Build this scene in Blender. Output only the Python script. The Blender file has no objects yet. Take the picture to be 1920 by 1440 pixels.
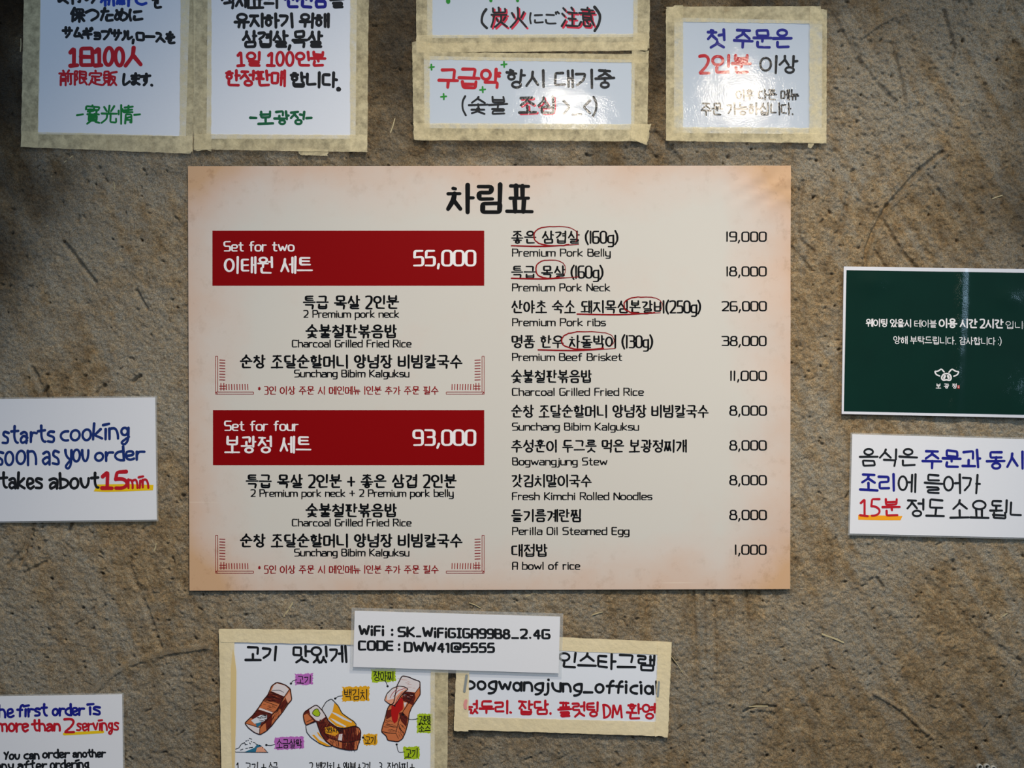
import bpy, math, random
import numpy as np

# ------------------------------------------------------------------ camera, light, exposure
S = 0.00075            # metres per unit of the wall grid (the frame is 1920 x 1440 units = 1.44 x 1.08 m)
ZC = 1.55              # height of the middle of the view above the floor
CAM_D = 2.0            # camera distance from the wall
scene = bpy.context.scene
col = scene.collection

cam_d = bpy.data.cameras.new('camera')
cam = bpy.data.objects.new('camera', cam_d)
col.objects.link(cam)
cam.location = (0, -CAM_D, ZC)
cam.rotation_euler = (math.pi / 2, 0, 0)
cam_d.sensor_width = 36
cam_d.lens = 36 * CAM_D / (1920 * S)
cam_d.clip_start = 0.05
scene.camera = cam

scene.view_settings.view_transform = 'Standard'
scene.view_settings.look = 'None'
scene.view_settings.gamma = 1
scene.view_settings.exposure = 0.0
scene.view_settings.use_curve_mapping = False

world = bpy.data.worlds.new('world')
scene.world = world
world.use_nodes = True
bg = world.node_tree.nodes['Background']
bg.inputs[0].default_value = (0.62, 0.78, 1.0, 1)
bg.inputs[1].default_value = 0.14


def lamp(name, kind, loc, power, rgb, target=None, **kw):
    d = bpy.data.lights.new(name, kind)
    d.energy = power
    d.color = rgb
    for k, v in kw.items():
        setattr(d, k, v)
    o = bpy.data.objects.new(name, d)
    col.objects.link(o)
    o.location = loc
    if target is not None:
        from mathutils import Vector
        o.rotation_euler = (Vector(target) - Vector(loc)).to_track_quat('-Z', 'Y').to_euler()
    return o


def mirror_pos(px, py, d):
    """place in the room that a flat glossy sheet at (px, py) mirrors into the lens, at distance d from the wall"""
    f = 1 + d / CAM_D
    return ((px - 960) * S * f, -d, ZC + (720 - py) * S * f)


lamp('ceiling_spot', 'SPOT', (0.22, -1.55, ZC + 1.85), 250, (1.0, 0.88, 0.71), target=(0.02, 0, ZC - 0.87),
     spot_size=math.radians(54), spot_blend=1.0, shadow_soft_size=0.05)
lamp('ceiling_spot', 'SPOT', (1.30, -1.30, ZC + 1.75), 52, (1.0, 0.87, 0.70), target=(0.62, 0, ZC + 0.18),
     spot_size=math.radians(26), spot_blend=1.0, shadow_soft_size=0.04)
lamp('ceiling_bulb', 'SPOT', mirror_pos(1385, 204, 1.7), 5.5, (1.0, 0.86, 0.68), target=(0.12, 0, ZC - 0.10),
     spot_size=math.radians(80), spot_blend=1.0, shadow_soft_size=0.055)
lamp('ceiling_bulb', 'SPOT', mirror_pos(1060, 236, 1.7), 5, (1.0, 0.90, 0.76), target=(-0.10, 0, ZC - 0.12),
     spot_size=math.radians(80), spot_blend=1.0, shadow_soft_size=0.045)
lamp('daylight_window', 'AREA', (2.5, -2.1, ZC + 0.75), 24, (0.50, 0.74, 1.0), target=(0, 0, ZC),
     shape='RECTANGLE', size=0.8, size_y=1.0)
lamp('cool_fill_left', 'AREA', (-1.5, -1.9, ZC + 1.5), 9, (0.45, 0.68, 1.0), target=(-0.3, 0, ZC + 0.3),  # added cool fill for the upper left, its source is unseen
     shape='RECTANGLE', size=0.6, size_y=0.8)

# ------------------------------------------------------------------ small helpers


def W(px, py, h=0.0):
    return ((px - 960) * S, -h, ZC + (720 - py) * S)


def lin(r, g, b):
    def f(c):
        c /= 255.0
        return c / 12.92 if c <= 0.04045 else ((c + 0.055) / 1.055) ** 2.4
    return (f(r), f(g), f(b), 1)


def root(name, label, cat, px, py, group=None):
    o = bpy.data.objects.new(name, None)
    o.empty_display_size = 0.02
    col.objects.link(o)
    o.location = W(px, py)
    o['label'] = label
    o['category'] = cat
    if group:
        o['group'] = group
    return o


class MB:
    """collects polygons given on the wall grid (px, py, height above wall in metres)"""

    def __init__(self):
        self.v, self.f, self.mi = [], [], []
        self.level = 0

    def add(self, vs, fs, mi=0):
        n = len(self.v)
        self.v.extend(vs)
        for f in fs:
            self.f.append([i + n for i in f])
            self.mi.append(mi)

    def build(self, name, mat, parent=None, label=None, smooth=False):
        me = bpy.data.meshes.new(name)
        ox, oy, oz = parent_loc(parent)
        vv = []
        for (x, y, h) in self.v:
            w = W(x, y, h)
            vv.append((w[0] - ox, w[1] - oy, w[2] - oz))
        me.from_pydata(vv, [], self.f)
        mats = mat if isinstance(mat, (list, tuple)) else [mat]
        for m in mats:
            me.materials.append(m)
        if len(mats) > 1:
            me.polygons.foreach_set('material_index', self.mi)
        if smooth:
            me.polygons.foreach_set('use_smooth', [True] * len(me.polygons))
        me.update()
        o = bpy.data.objects.new(name, me)
        col.objects.link(o)
        if parent is not None:
            o.parent = parent
        if label:
            o['label'] = label
        return o


def parent_loc(p):
    x = y = z = 0.0
    while p is not None:
        x += p.location[0]
        y += p.location[1]
        z += p.location[2]
        p = p.parent
    return x, y, z


# ------------------------------------------------------------------ stroke lettering
X = 36
GLYPH = {   # width ; strokes in hundredths, y down, baseline 100.  L sharp, R rounded, C closed rounded, S smooth, E ellipse
    'a': (48, 'R4,36 48,36 48,100;R48,62 0,62 0,100 48,100'),
    'b': (50, 'L0,0 0,100;R0,36 50,36 50,100 0,100'),
    'c': (44, 'R44,38 0,36 0,100 44,98'),
    'd': (50, 'L50,0 50,100;R50,36 0,36 0,100 50,100'),
    'e': (48, 'R0,68 48,68 48,36 0,36 0,100 47,100'),
    'f': (38, 'R40,0 15,0 15,100;L0,36 36,36'),
    'g': (48, 'R48,36 0,36 0,96 48,96;R48,36 48,130 2,130'),
    'h': (48, 'L0,0 0,100;R0,40 4,36 48,36 48,100'),
    'i': (10, 'L5,36 5,100;L5,10 5,14'),
    'j': (20, 'R18,36 18,130 -6,130;L18,10 18,14'),
    'k': (46, 'L0,0 0,100;L42,36 2,70 46,100'),
    'l': (10, 'L5,0 5,100'),
    'm': (80, 'L0,36 0,100;R0,40 3,36 40,36 40,100;R40,40 43,36 80,36 80,100'),
    'n': (48, 'L0,36 0,100;R0,42 4,36 48,36 48,100'),
    'o': (50, 'C0,36 50,36 50,100 0,100'),
    'p': (50, 'L0,36 0,134;R0,36 50,36 50,100 0,100'),
    'r': (34, 'L0,36 0,100;R0,60 0,36 34,36'),
    's': (44, 'R44,36 0,36 0,68 44,68 44,100 0,100'),
    't': (40, 'R16,10 16,100 40,100;L0,36 38,36'),
    'u': (48, 'R0,36 0,100 48,100;L48,36 48,100'),
    'v': (46, 'L0,36 23,100 46,36'),
    'w': (74, 'L0,36 18,100 37,48 56,100 74,36'),
    'y': (48, 'R0,36 0,98 48,98;R48,36 48,130 2,130'),
    'A': (54, 'R0,100 0,0 54,0 54,100;L0,58 54,58'),
    'B': (56, 'R0,0 0,0 50,0 50,47 0,47;R0,47 56,47 56,100 0,100 0,0'),
    'C': (54, 'R54,4 0,0 0,100 54,96'),
    'D': (58, 'R0,0 58,0 58,100 0,100;L0,0 0,100'),
    'E': (50, 'L50,0 0,0 0,100 50,100;L0,48 46,48'),
    'F': (48, 'L48,0 0,0 0,100;L0,50 44,50'),
    'G': (58, 'R56,3 0,0 0,100 58,100 58,52 30,52'),
    'I': (34, 'L0,0 34,0;L17,0 17,100;L0,100 34,100'),
    'K': (56, 'L0,0 0,100;L52,0 4,52 56,100'),
    'M': (78, 'L0,100 6,0 38,80 70,0 78,100'),
    'N': (58, 'L0,100 0,0 58,100 58,0'),
    'O': (58, 'C0,0 58,0 58,100 0,100'),
    'P': (54, 'L0,0 0,100;R0,0 54,0 54,54 0,54'),
    'R': (56, 'L0,0 0,100;R0,0 54,0 54,52 0,52;L26,52 56,100'),
    'S': (54, 'R54,0 0,0 0,48 54,48 54,100 0,100'),
    'T': (54, 'L0,0 54,0;L27,0 27,100'),
    'W': (84, 'L0,0 20,100 42,25 64,100 84,0'),
    'Y': (50, 'L0,12 26,52 50,4;L26,52 20,100'),
    '0': (52, 'C0,0 52,0 52,100 0,100'),
    '1': (12, 'L6,0 6,100'),
    '!': (46, 'L2,26 26,0 26,100;L0,100 46,100'),       # flagged handwritten one
    '2': (52, 'R0,4 4,0 50,0 50,48 0,100 4,100 52,100'),
    '3': (52, 'R0,0 50,0 50,46 14,46;R14,46 52,46 52,100 0,100'),
    '4': (54, 'L40,100 40,0 0,70 54,70'),
    '5': (52, 'L50,0 5,0 3,44;R3,44 52,42 52,100 0,100'),
    '6': (52, 'R50,0 0,0 0,100 52,100 52,48 0,48'),
    '8': (52, 'C4,0 48,0 48,46 4,46;C0,46 52,46 52,100 0,100'),
    '9': (50, 'R50,52 0,52 0,0 50,0 50,100 2,100'),
    '(': (20, 'S20,-6 2,30 2,75 20,110'),
    ')': (20, 'S0,-6 18,30 18,75 0,110'),
    ',': (14, 'L9,92 2,118'),
    '.': (14, 'L5,94 8,96'),
    ':': (12, 'L6,30 6,34;L6,84 6,88'),
    '-': (40, 'L2,54 38,50'),
    '_': (52, 'L0,100 52,100'),
    '+': (60, 'L30,20 30,88;L0,54 60,54'),
    '*': (30, 'L15,10 15,44;L2,18 28,36;L28,18 2,36'),
    '>': (44, 'L2,16 42,54 4,94'),
    '<': (44, 'L42,14 2,54 42,94'),
    '~': (40, 'S0,62 14,54 28,60 40,52'),
    '@': (80, 'R58,70 58,36 28,36 28,70 80,70 80,0 0,0 0,100 70,100'),
    # kana
    'の': (92, 'S55,15 45,60 20,80 8,55 30,20 65,15 90,40 85,70 60,92'),
    'を': (92, 'L15,20 75,18;S45,2 30,35 10,60;S12,58 40,38 55,50 55,75;S88,40 40,64 34,90 55,98 92,95'),
    'つ': (92, 'S5,30 50,15 90,30 85,65 45,92'),
    'た': (96, 'L8,25 60,20;S35,2 28,40 8,92;L56,50 92,46;S50,70 55,90 96,88'),
    'め': (94, 'S20,15 30,55 50,85;S60,8 45,55 20,85 6,70 20,40 60,28 92,50 85,80 60,95'),
    'に': (94, 'S12,10 8,50 15,92;L40,28 92,25;S42,65 45,85 95,82'),
    'ご': (96, 'L15,24 68,22;S12,65 20,90 80,88;L78,2 85,15;L92,0 99,12'),
    'サ': (98, 'L2,35 98,30;L28,8 30,60;S70,5 70,50 40,95'),
    'ム': (94, 'L50,5 10,85 85,75;L62,50 95,95'),
    'ギ': (96, 'L10,30 80,22;L5,60 88,52;L38,5 55,95;L80,2 86,14;L93,0 98,10'),
    'ョ': (80, 'L20,40 75,40 75,95 15,95;L20,67 75,67'),
    'プ': (98, 'R5,22 80,20 70,60 25,95;E92,10 9,9'),
    'ル': (98, 'S30,15 28,60 5,92;L60,10 60,88 98,60'),
    'ロ': (96, 'B12,20 88,20 85,88 15,88'),
    'ー': (96, 'L5,52 95,46'),
    'ス': (96, 'R12,15 80,15 10,92;L50,55 95,92'),
    'し': (86, 'S30,5 22,70 40,95 86,65'),
    'ま': (90, 'L12,22 88,20;L15,45 85,43;S50,3 52,70 30,93 12,80 35,68 88,90'),
    'す': (96, 'L5,25 95,22;S60,3 60,50 42,62 38,42 60,42 60,70 35,97'),
    'さ': (90, 'L10,28 85,20;S40,2 55,30 70,55;S20,60 20,85 50,97 80,92'),
    # characters
    '保': (100, 'L28,2 5,40;L18,25 18,100;B42,6 90,6 90,32 42,32;L32,50 100,50;L66,32 66,100;L64,52 32,90;L68,52 100,90'),
    '日': (90, 'B8,2 82,2 82,98 8,98;L8,50 82,50'),
    '人': (98, 'S52,2 45,50 2,98;L50,40 98,98'),
    '前': (98, 'L28,2 36,16;L72,0 60,16;L2,22 98,22;L12,100 12,36 48,36 48,100;L12,56 48,56;L12,74 48,74;L68,38 68,78;L90,32 90,98 78,92'),
    '限': (98, 'L6,100 6,5 30,5 18,35 32,60 10,68;L45,5 88,5 88,45 45,45;L45,25 88,25;L45,5 45,95 66,82;L90,55 70,68;L58,46 98,98'),
    '定': (98, 'L50,0 50,12;L8,30 8,16 92,16 92,30;L22,40 80,40;L52,40 52,90;L52,62 82,62;L28,55 20,80 2,98;L22,72 50,92 100,96'),
    '販': (98, 'B8,5 40,5 40,70 8,70;L8,27 40,27;L8,48 40,48;L18,74 2,98;L32,74 44,96;L96,6 54,10 54,60 42,98;L56,38 90,38 80,70 56,98;L62,50 100,98'),
    '寶': (98, 'L50,0 50,8;L8,22 8,10 92,10 92,22;L18,24 46,24;L18,36 46,36;L14,50 48,50;L32,24 32,50;L60,22 55,32;L56,30 90,30;L74,30 74,50;L58,50 90,50;B24,58 78,58 78,86 24,86;L24,67 78,67;L24,77 78,77;L36,87 10,100;L64,87 92,100'),
    '光': (98, 'L50,2 50,42;L20,10 32,34;L82,6 66,34;L2,46 98,44;S38,46 32,75 2,98;L62,46 62,92 98,92 98,74'),
    '情': (98, 'L20,2 20,100;L6,28 3,50;L30,22 38,40;L46,12 96,12;L48,26 92,26;L40,40 100,40;L70,2 70,40;L50,100 50,52 92,52 92,98 82,94;L50,68 92,68;L50,82 92,82'),
    '炭': (98, 'L50,0 50,24;L15,6 15,26 86,26 86,6;L6,38 96,38;L20,38 16,70 2,98;L34,56 40,70;L86,52 74,68;S60,46 56,74 26,98;L60,70 96,98'),
    '火': (98, 'L16,30 26,52;L86,26 72,50;S52,2 48,55 6,98;L52,50 96,98'),
    '注': (98, 'L10,6 22,18;L2,34 16,46;L4,96 24,62;L60,0 70,14;L36,26 96,26;L42,56 90,56;L30,94 100,94;L66,26 66,94'),
    '意': (98, 'L50,0 50,10;L14,12 86,12;L32,16 38,26;L68,16 60,26;L2,30 98,30;B24,38 76,38 76,64 24,64;L24,51 76,51;L12,74 4,92;L30,72 32,96 72,96 74,86;L48,70 54,82;L80,72 94,88'),
    '食': (98, 'L50,0 2,36;L50,0 98,36;L34,30 66,30;L28,42 74,42 74,68 28,68;L28,55 74,55;L28,42 28,96 50,86;L82,70 62,82;L46,70 96,98'),
    '材': (98, 'L2,28 48,28;L26,0 26,100;L25,30 2,72;L28,36 46,56;L50,30 100,30;L80,0 80,96 68,90;L78,34 50,74'),
    '新': (98, 'L28,0 28,10;L4,12 50,12;L14,16 20,30;L42,16 36,30;L2,34 52,34;L4,52 50,52;L28,36 28,100;L26,54 4,82;L30,56 48,74;L92,4 60,14 60,50 50,98;L60,42 100,42;L82,42 82,100'),
    '鮮': (98, 'L20,0 2,24;L14,10 36,10 30,24;B6,26 44,26 44,66 6,66;L6,46 44,46;L25,26 25,66;L5,78 2,96;L18,78 20,92;L30,78 33,92;L42,76 48,94;L60,2 66,16;L94,0 84,16;L54,22 100,22;L58,42 96,42;L50,64 100,64;L77,22 77,100'),
}


def parse(s):
    out = []
    for part in s.split(';'):
        k = part[0]
        pts = [tuple(float(c) / 100 for c in p.split(',')) for p in part[1:].split()]
        out.append((k, pts))
    return out


CHO = 'ㄱㄲㄴㄷㄸㄹㅁㅂㅃㅅㅆㅇㅈㅉㅊㅋㅌㅍㅎ'
JUNG = 'ㅏㅐㅑㅒㅓㅔㅕㅖㅗㅘㅙㅚㅛㅜㅝㅞㅟㅠㅡㅢㅣ'
JONG = ['', 'ㄱ', 'ㄲ', 'ㄱㅅ', 'ㄴ', 'ㄴㅈ', 'ㄴㅎ', 'ㄷ', 'ㄹ', 'ㄹㄱ', 'ㄹㅁ', 'ㄹㅂ', 'ㄹㅅ', 'ㄹㅌ', 'ㄹㅍ', 'ㄹㅎ',
        'ㅁ', 'ㅂ', 'ㅂㅅ', 'ㅅ', 'ㅆ', 'ㅇ', 'ㅈ', 'ㅊ', 'ㅋ', 'ㅌ', 'ㅍ', 'ㅎ']
CON = {
    'ㄱv': 'L2,8 92,8 78,55 18,100', 'ㄱ': 'L2,6 95,6 90,100',
    'ㄴ': 'L8,0 8,92 100,92', 'ㄷ': 'L95,5 6,5 6,95 100,95',
    'ㄹ': 'L2,3 94,3 94,48 6,48 6,97 100,97', 'ㅁ': 'B3,3 97,3 95,97 5,97',
    'ㅂ': 'L4,0 4,97 96,97 96,0;L4,48 96,48', 'ㅅ': 'L52,0 46,38 0,100;L50,34 100,100',
    'ㅇ': 'E50,50 50,50', 'ㅈ': 'L3,6 97,6;L56,6 46,48 0,100;L48,42 100,100',
    'ㅊ': 'L42,0 60,2;L3,27 97,27;L54,27 44,58 0,100;L48,54 100,100',
    'ㅋv': 'L2,8 92,8 78,55 18,100;L6,50 80,46', 'ㅋ': 'L2,6 95,6 90,100;L4,50 92,50',
    'ㅌ': 'L95,4 6,4 6,96 100,96;L6,50 92,50', 'ㅍ': 'L2,5 98,5;L32,5 34,95;L68,5 66,95;L0,95 100,95',
    'ㅎ': 'L36,2 66,2;L0,24 100,24;E50,70 36,30',
}
VOW = {
    'ㅣ': 'L60,0 60,100', 'ㅏ': 'L38,0 38,100;L38,48 100,48', 'ㅑ': 'L38,0 38,100;L38,36 98,36;L38,62 98,62',
    'ㅓ': 'L76,0 76,100;L-4,46 76,46', 'ㅕ': 'L78,0 78,100;L0,34 78,34;L0,62 78,62',
    'ㅐ': 'L22,4 22,96;L88,0 88,100;L22,48 88,48', 'ㅒ': 'L22,4 22,96;L88,0 88,100;L22,38 88,38;L22,62 88,62',
    'ㅔ': 'L46,4 46,96;L96,0 96,100;L-6,46 46,46', 'ㅖ': 'L46,4 46,96;L96,0 96,100;L-6,34 46,34;L-6,62 46,62',
    'ㅡ': 'L0,50 100,50', 'ㅗ': 'L50,0 50,85;L0,85 100,85', 'ㅛ': 'L32,0 34,85;L68,0 66,85;L0,85 100,85',
    'ㅜ': 'L0,15 100,15;L50,15 50,100', 'ㅠ': 'L0,15 100,15;L34,15 32,100;L66,15 68,100',
}
SPLIT = {'ㅘ': 'ㅗㅏ', 'ㅙ': 'ㅗㅐ', 'ㅚ': 'ㅗㅣ', 'ㅝ': 'ㅜㅓ', 'ㅞ': 'ㅜㅔ', 'ㅟ': 'ㅜㅣ', 'ㅢ': 'ㅡㅣ'}
DOUBLE = {'ㄲ': 'ㄱㄱ', 'ㄸ': 'ㄷㄷ', 'ㅃ': 'ㅂㅂ', 'ㅆ': 'ㅅㅅ', 'ㅉ': 'ㅈㅈ'}


def boxed(strokes, b):
    x0, y0, x1, y1 = b
    out = []
    for k, pts in strokes:
        if k == 'E':
            (cx, cy), (rx, ry) = pts
            out.append((k, [(x0 + cx * (x1 - x0), y0 + cy * (y1 - y0)), (rx * (x1 - x0), ry * (y1 - y0))]))
        else:
            out.append((k, [(x0 + x * (x1 - x0), y0 + y * (y1 - y0)) for x, y in pts]))
    return out


def cons(j, b, vert):
    j = DOUBLE.get(j, j)
    if len(j) == 2:
        x0, y0, x1, y1 = b
        m = (x0 + x1) / 2
        g = (x1 - x0) * 0.05
        return cons(j[0], (x0, y0, m - g, y1), vert) + cons(j[1], (m + g, y0, x1, y1), vert)
    key = j + 'v' if vert and j + 'v' in CON else j
    return boxed(parse(CON[key]), b)


def hangul(ch):
    c = ord(ch) - 0xAC00
    a, v, f = CHO[c // 588], JUNG[c % 588 // 28], JONG[c % 28]
    out = []
    if v in 'ㅗㅛㅜㅠㅡ':
        up = v in 'ㅗㅛ'
        if not f:
            out += cons(a, (0.14, 0.02, 0.86, 0.50 if up else 0.48), False)
            vb = {'ㅡ': (0, 0.72, 1, 0.92)}.get(v, (0, 0.56, 1, 1.05) if up else (0, 0.56, 1, 1.0))
        else:
            out += cons(a, (0.17, 0.0, 0.83, 0.35), False)
            vb = {'ㅡ': (0, 0.42, 1, 0.56)}.get(v, (0, 0.36, 1, 0.60) if up else (0, 0.43, 1, 0.66))
            out += cons(f, (0.16, 0.70 if not up else 0.68, 0.86, 1.0), False)
        out += boxed(parse(VOW[v]), vb)
    elif v in SPLIT:
        h_, v_ = SPLIT[v]
        wide = 0.30 if v_ in 'ㅐㅔ' else 0.26
        x1 = 1 - wide
        if not f:
            out += cons(a, (0.06, 0.04, x1 - 0.12, 0.46), False)
            out += boxed(parse(VOW[h_]), (0.0, 0.52, x1 - 0.06, 0.98 if h_ != 'ㅡ' else 0.95))
            out += boxed(parse(VOW[v_]), (x1, 0.0, 1.0, 1.0))
        else:
            out += cons(a, (0.08, 0.02, x1 - 0.12, 0.32), False)
            out += boxed(parse(VOW[h_]), (0.0, 0.35, x1 - 0.06, 0.62))
            out += boxed(parse(VOW[v_]), (x1, 0.0, 1.0, 0.64))
            out += cons(f, (0.18, 0.70, 0.88, 1.0), False)
    else:
        wide = {'ㅣ': 0.24, 'ㅐ': 0.36, 'ㅒ': 0.38, 'ㅔ': 0.38, 'ㅖ': 0.38}.get(v, 0.34)
        x1 = 1 - wide
        gp = 0.15 if v in 'ㅣㅏㅑㅐㅒ' else 0.12
        if not f:
            out += cons(a, (0.02, 0.12, x1 - gp, 0.88), True)
            out += boxed(parse(VOW[v]), (x1, 0.0, 1.0, 1.0))
        else:
            out += cons(a, (0.04, 0.04, x1 - gp, 0.54), True)
            out += boxed(parse(VOW[v]), (x1, 0.0, 1.0, 0.60))
            out += cons(f, (0.20, 0.67, 0.92, 1.0), False)
    return out


def glyph(ch, st):
    if '가' <= ch <= '힣':
        return st.get('hw', 1.0), hangul(ch)
    w, s = GLYPH[ch]
    s = st.get('alt', {}).get(ch, s)
    if not isinstance(s, str):
        w, s = s
    return w / 100, parse(s)


def round_poly(pts, r, closed, seg=5):
    n = len(pts)
    out = []
    for i, p in enumerate(pts):
        if not closed and (i == 0 or i == n - 1):
            out.append(p)
            continue
        a, b = pts[i - 1], pts[(i + 1) % n]
        da, db = math.dist(a, p), math.dist(b, p)
        if da < 1e-6 or db < 1e-6:
            continue
        fa = 0.5 if (closed or i - 1 > 0) else 0.92
        fb = 0.5 if (closed or i + 1 < n - 1) else 0.92
        ra, rb = min(r, da * fa), min(r, db * fb)
        A = (p[0] + (a[0] - p[0]) * ra / da, p[1] + (a[1] - p[1]) * ra / da)
        B = (p[0] + (b[0] - p[0]) * rb / db, p[1] + (b[1] - p[1]) * rb / db)
        for k in range(seg + 1):
            t = k / seg
            # rational quadratic (circular arc for a right angle)
            w = 0.72
            d0, d1, d2 = (1 - t) ** 2, 2 * w * t * (1 - t), t * t
            s = d0 + d1 + d2
            out.append(((A[0] * d0 + p[0] * d1 + B[0] * d2) / s, (A[1] * d0 + p[1] * d1 + B[1] * d2) / s))
    return dedupe(out)


def dedupe(pts, eps=0.05):
    out = [pts[0]]
    for p in pts[1:]:
        if math.dist(p, out[-1]) > eps:
            out.append(p)
    if len(out) == 1:
        out.append((out[0][0] + 0.3, out[0][1] + 0.1))
    return out


def smooth(pts, seg=6):
    P = [pts[0]] + list(pts) + [pts[-1]]
    out = []
    for i in range(1, len(P) - 2):
        a, b, c, d = P[i - 1:i + 3]
        for k in range(seg):
            t = k / seg
            out.append(tuple(0.5 * ((2 * b[j]) + (-a[j] + c[j]) * t + (2 * a[j] - 5 * b[j] + 4 * c[j] - d[j]) * t * t
                                    + (-a[j] + 3 * b[j] - 3 * c[j] + d[j]) * t ** 3) for j in (0, 1)))
    out.append(tuple(pts[-1]))
    return dedupe(out)


def ribbon(mb, pts, w, hf, closed=False, vh=(1.0, 1.0), taper=None, mi=0, square=False):
    """marker stroke: a flat ribbon with round ends; w width, vh = (vertical, horizontal) width factors"""
    lv = (mb.level % 10) * 1.4e-5          # crossing strokes lie a hair above one another
    mb.level += 1
    base = hf
    hf = lambda x, y: base(x, y) + lv
    n = len(pts)
    if closed and math.dist(pts[0], pts[-1]) < 0.05:
        pts = pts[:-1]
        n -= 1
    if n < 2:
        return
    L, R, hw = [], [], []
    tot = sum(math.dist(pts[i], pts[i + 1]) for i in range(n - 1)) or 1
    run = 0
    for i in range(n):
        a = pts[i - 1] if (closed or i) else pts[i]
        b = pts[(i + 1) % n] if (closed or i < n - 1) else pts[i]
        dx, dy = b[0] - a[0], b[1] - a[1]
        l = math.hypot(dx, dy) or 1
        dx, dy = dx / l, dy / l
        f = math.sqrt((dy * vh[0]) ** 2 + (dx * vh[1]) ** 2)
        if taper:
            t = run / tot
            f *= taper[0] + (taper[1] - taper[0]) * t if len(taper) == 2 else \
                (taper[0] + (taper[1] - taper[0]) * t * 2 if t < 0.5 else taper[1] + (taper[2] - taper[1]) * (t * 2 - 1))
        if i < n - 1:
            run += math.dist(pts[i], pts[i + 1])
        h = w * f / 2
        hw.append((h, dx, dy))
        L.append((pts[i][0] - dy * h, pts[i][1] + dx * h))
        R.append((pts[i][0] + dy * h, pts[i][1] - dx * h))
    vs, fs = [], []
    for i in range(n):
        rise = i * 1.6e-6
        vs.append((L[i][0], L[i][1], hf(*L[i]) + rise))
        vs.append((R[i][0], R[i][1], hf(*R[i]) + rise))
    m = n if closed else n - 1
    for i in range(m):
        j = (i + 1) % n
        fs.append([2 * i, 2 * i + 1, 2 * j + 1, 2 * j])
    if not closed and not square:
        for i, sg in ((0, -1), (n - 1, 1)):
            h, dx, dy = hw[i]
            ids = []
            for k in range(1, 5):
                a = math.pi * k / 5
                x = pts[i][0] + (-dy * math.cos(a) + sg * dx * math.sin(a)) * h
                y = pts[i][1] + (dx * math.cos(a) + sg * dy * math.sin(a)) * h
                vs.append((x, y, hf(x, y)))
                ids.append(len(vs) - 1)
            fs.append([2 * i] + ids + [2 * i + 1])
    mb.add(vs, fs, mi)


MARKER = dict(r=0.5, w=4.0, jit=0.018, rot=0.02, vh=(1.0, 1.0), taper=(1.15, 0.95, 1.0), sp=0.42, gap=0.10)
MENU = dict(r=0.17, w=3.0, jit=0.008, rot=0.0, vh=(1.15, 0.82), taper=(0.95, 1.08, 0.85), sp=0.42, gap=0.16)
PRINT = dict(r=0.14, w=3.0, jit=0.0, rot=0.0, vh=(1.0, 0.95), taper=None, sp=0.30, gap=0.12)
HAND_ALT = {'i': (14, 'L8,40 6,100;L-8,14 30,8'), '1': (46, 'L2,26 26,0 26,100;L0,100 46,100'),
            'a': (50, 'S4,46 26,36 46,50 46,100;S46,72 24,62 2,80 14,100 46,86'),
            't': (46, 'R22,0 20,100 46,96;L0,34 46,28'), 'A': (54, 'L0,100 26,0 54,100;L8,64 46,64'),
            'e': (48, 'S4,72 44,62 36,38 8,44 4,84 24,100 50,92'), 's': (42, 'S42,40 14,36 6,54 38,74 34,98 0,96'),
            'k': (48, 'L2,0 0,100;L44,38 4,72 48,98'), 'y': (50, 'R2,38 4,84 40,84;S48,36 44,110 22,138 8,122 46,90'),
            'g': (50, 'C4,38 42,36 42,84 4,84;S44,36 42,110 24,138 6,124 48,92'),
            'u': (50, 'R2,38 2,100 48,96 48,38'), 'r': (40, 'L2,38 4,100;S4,66 16,42 42,42'),
            'f': (44, 'R44,6 18,0 18,100;L0,44 40,40')}
MONO_ALT = {'a': (50, 'C0,38 46,38 46,100 0,100;L48,38 50,100'), 'i': (12, 'L6,38 7,100;L6,10 8,13'),
            'j': (24, 'R18,38 18,132 -6,128;L18,8 20,11'), 't': HAND_ALT['t'],
            'f': (40, 'R42,6 20,2 18,100;L0,48 44,46')}


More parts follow.
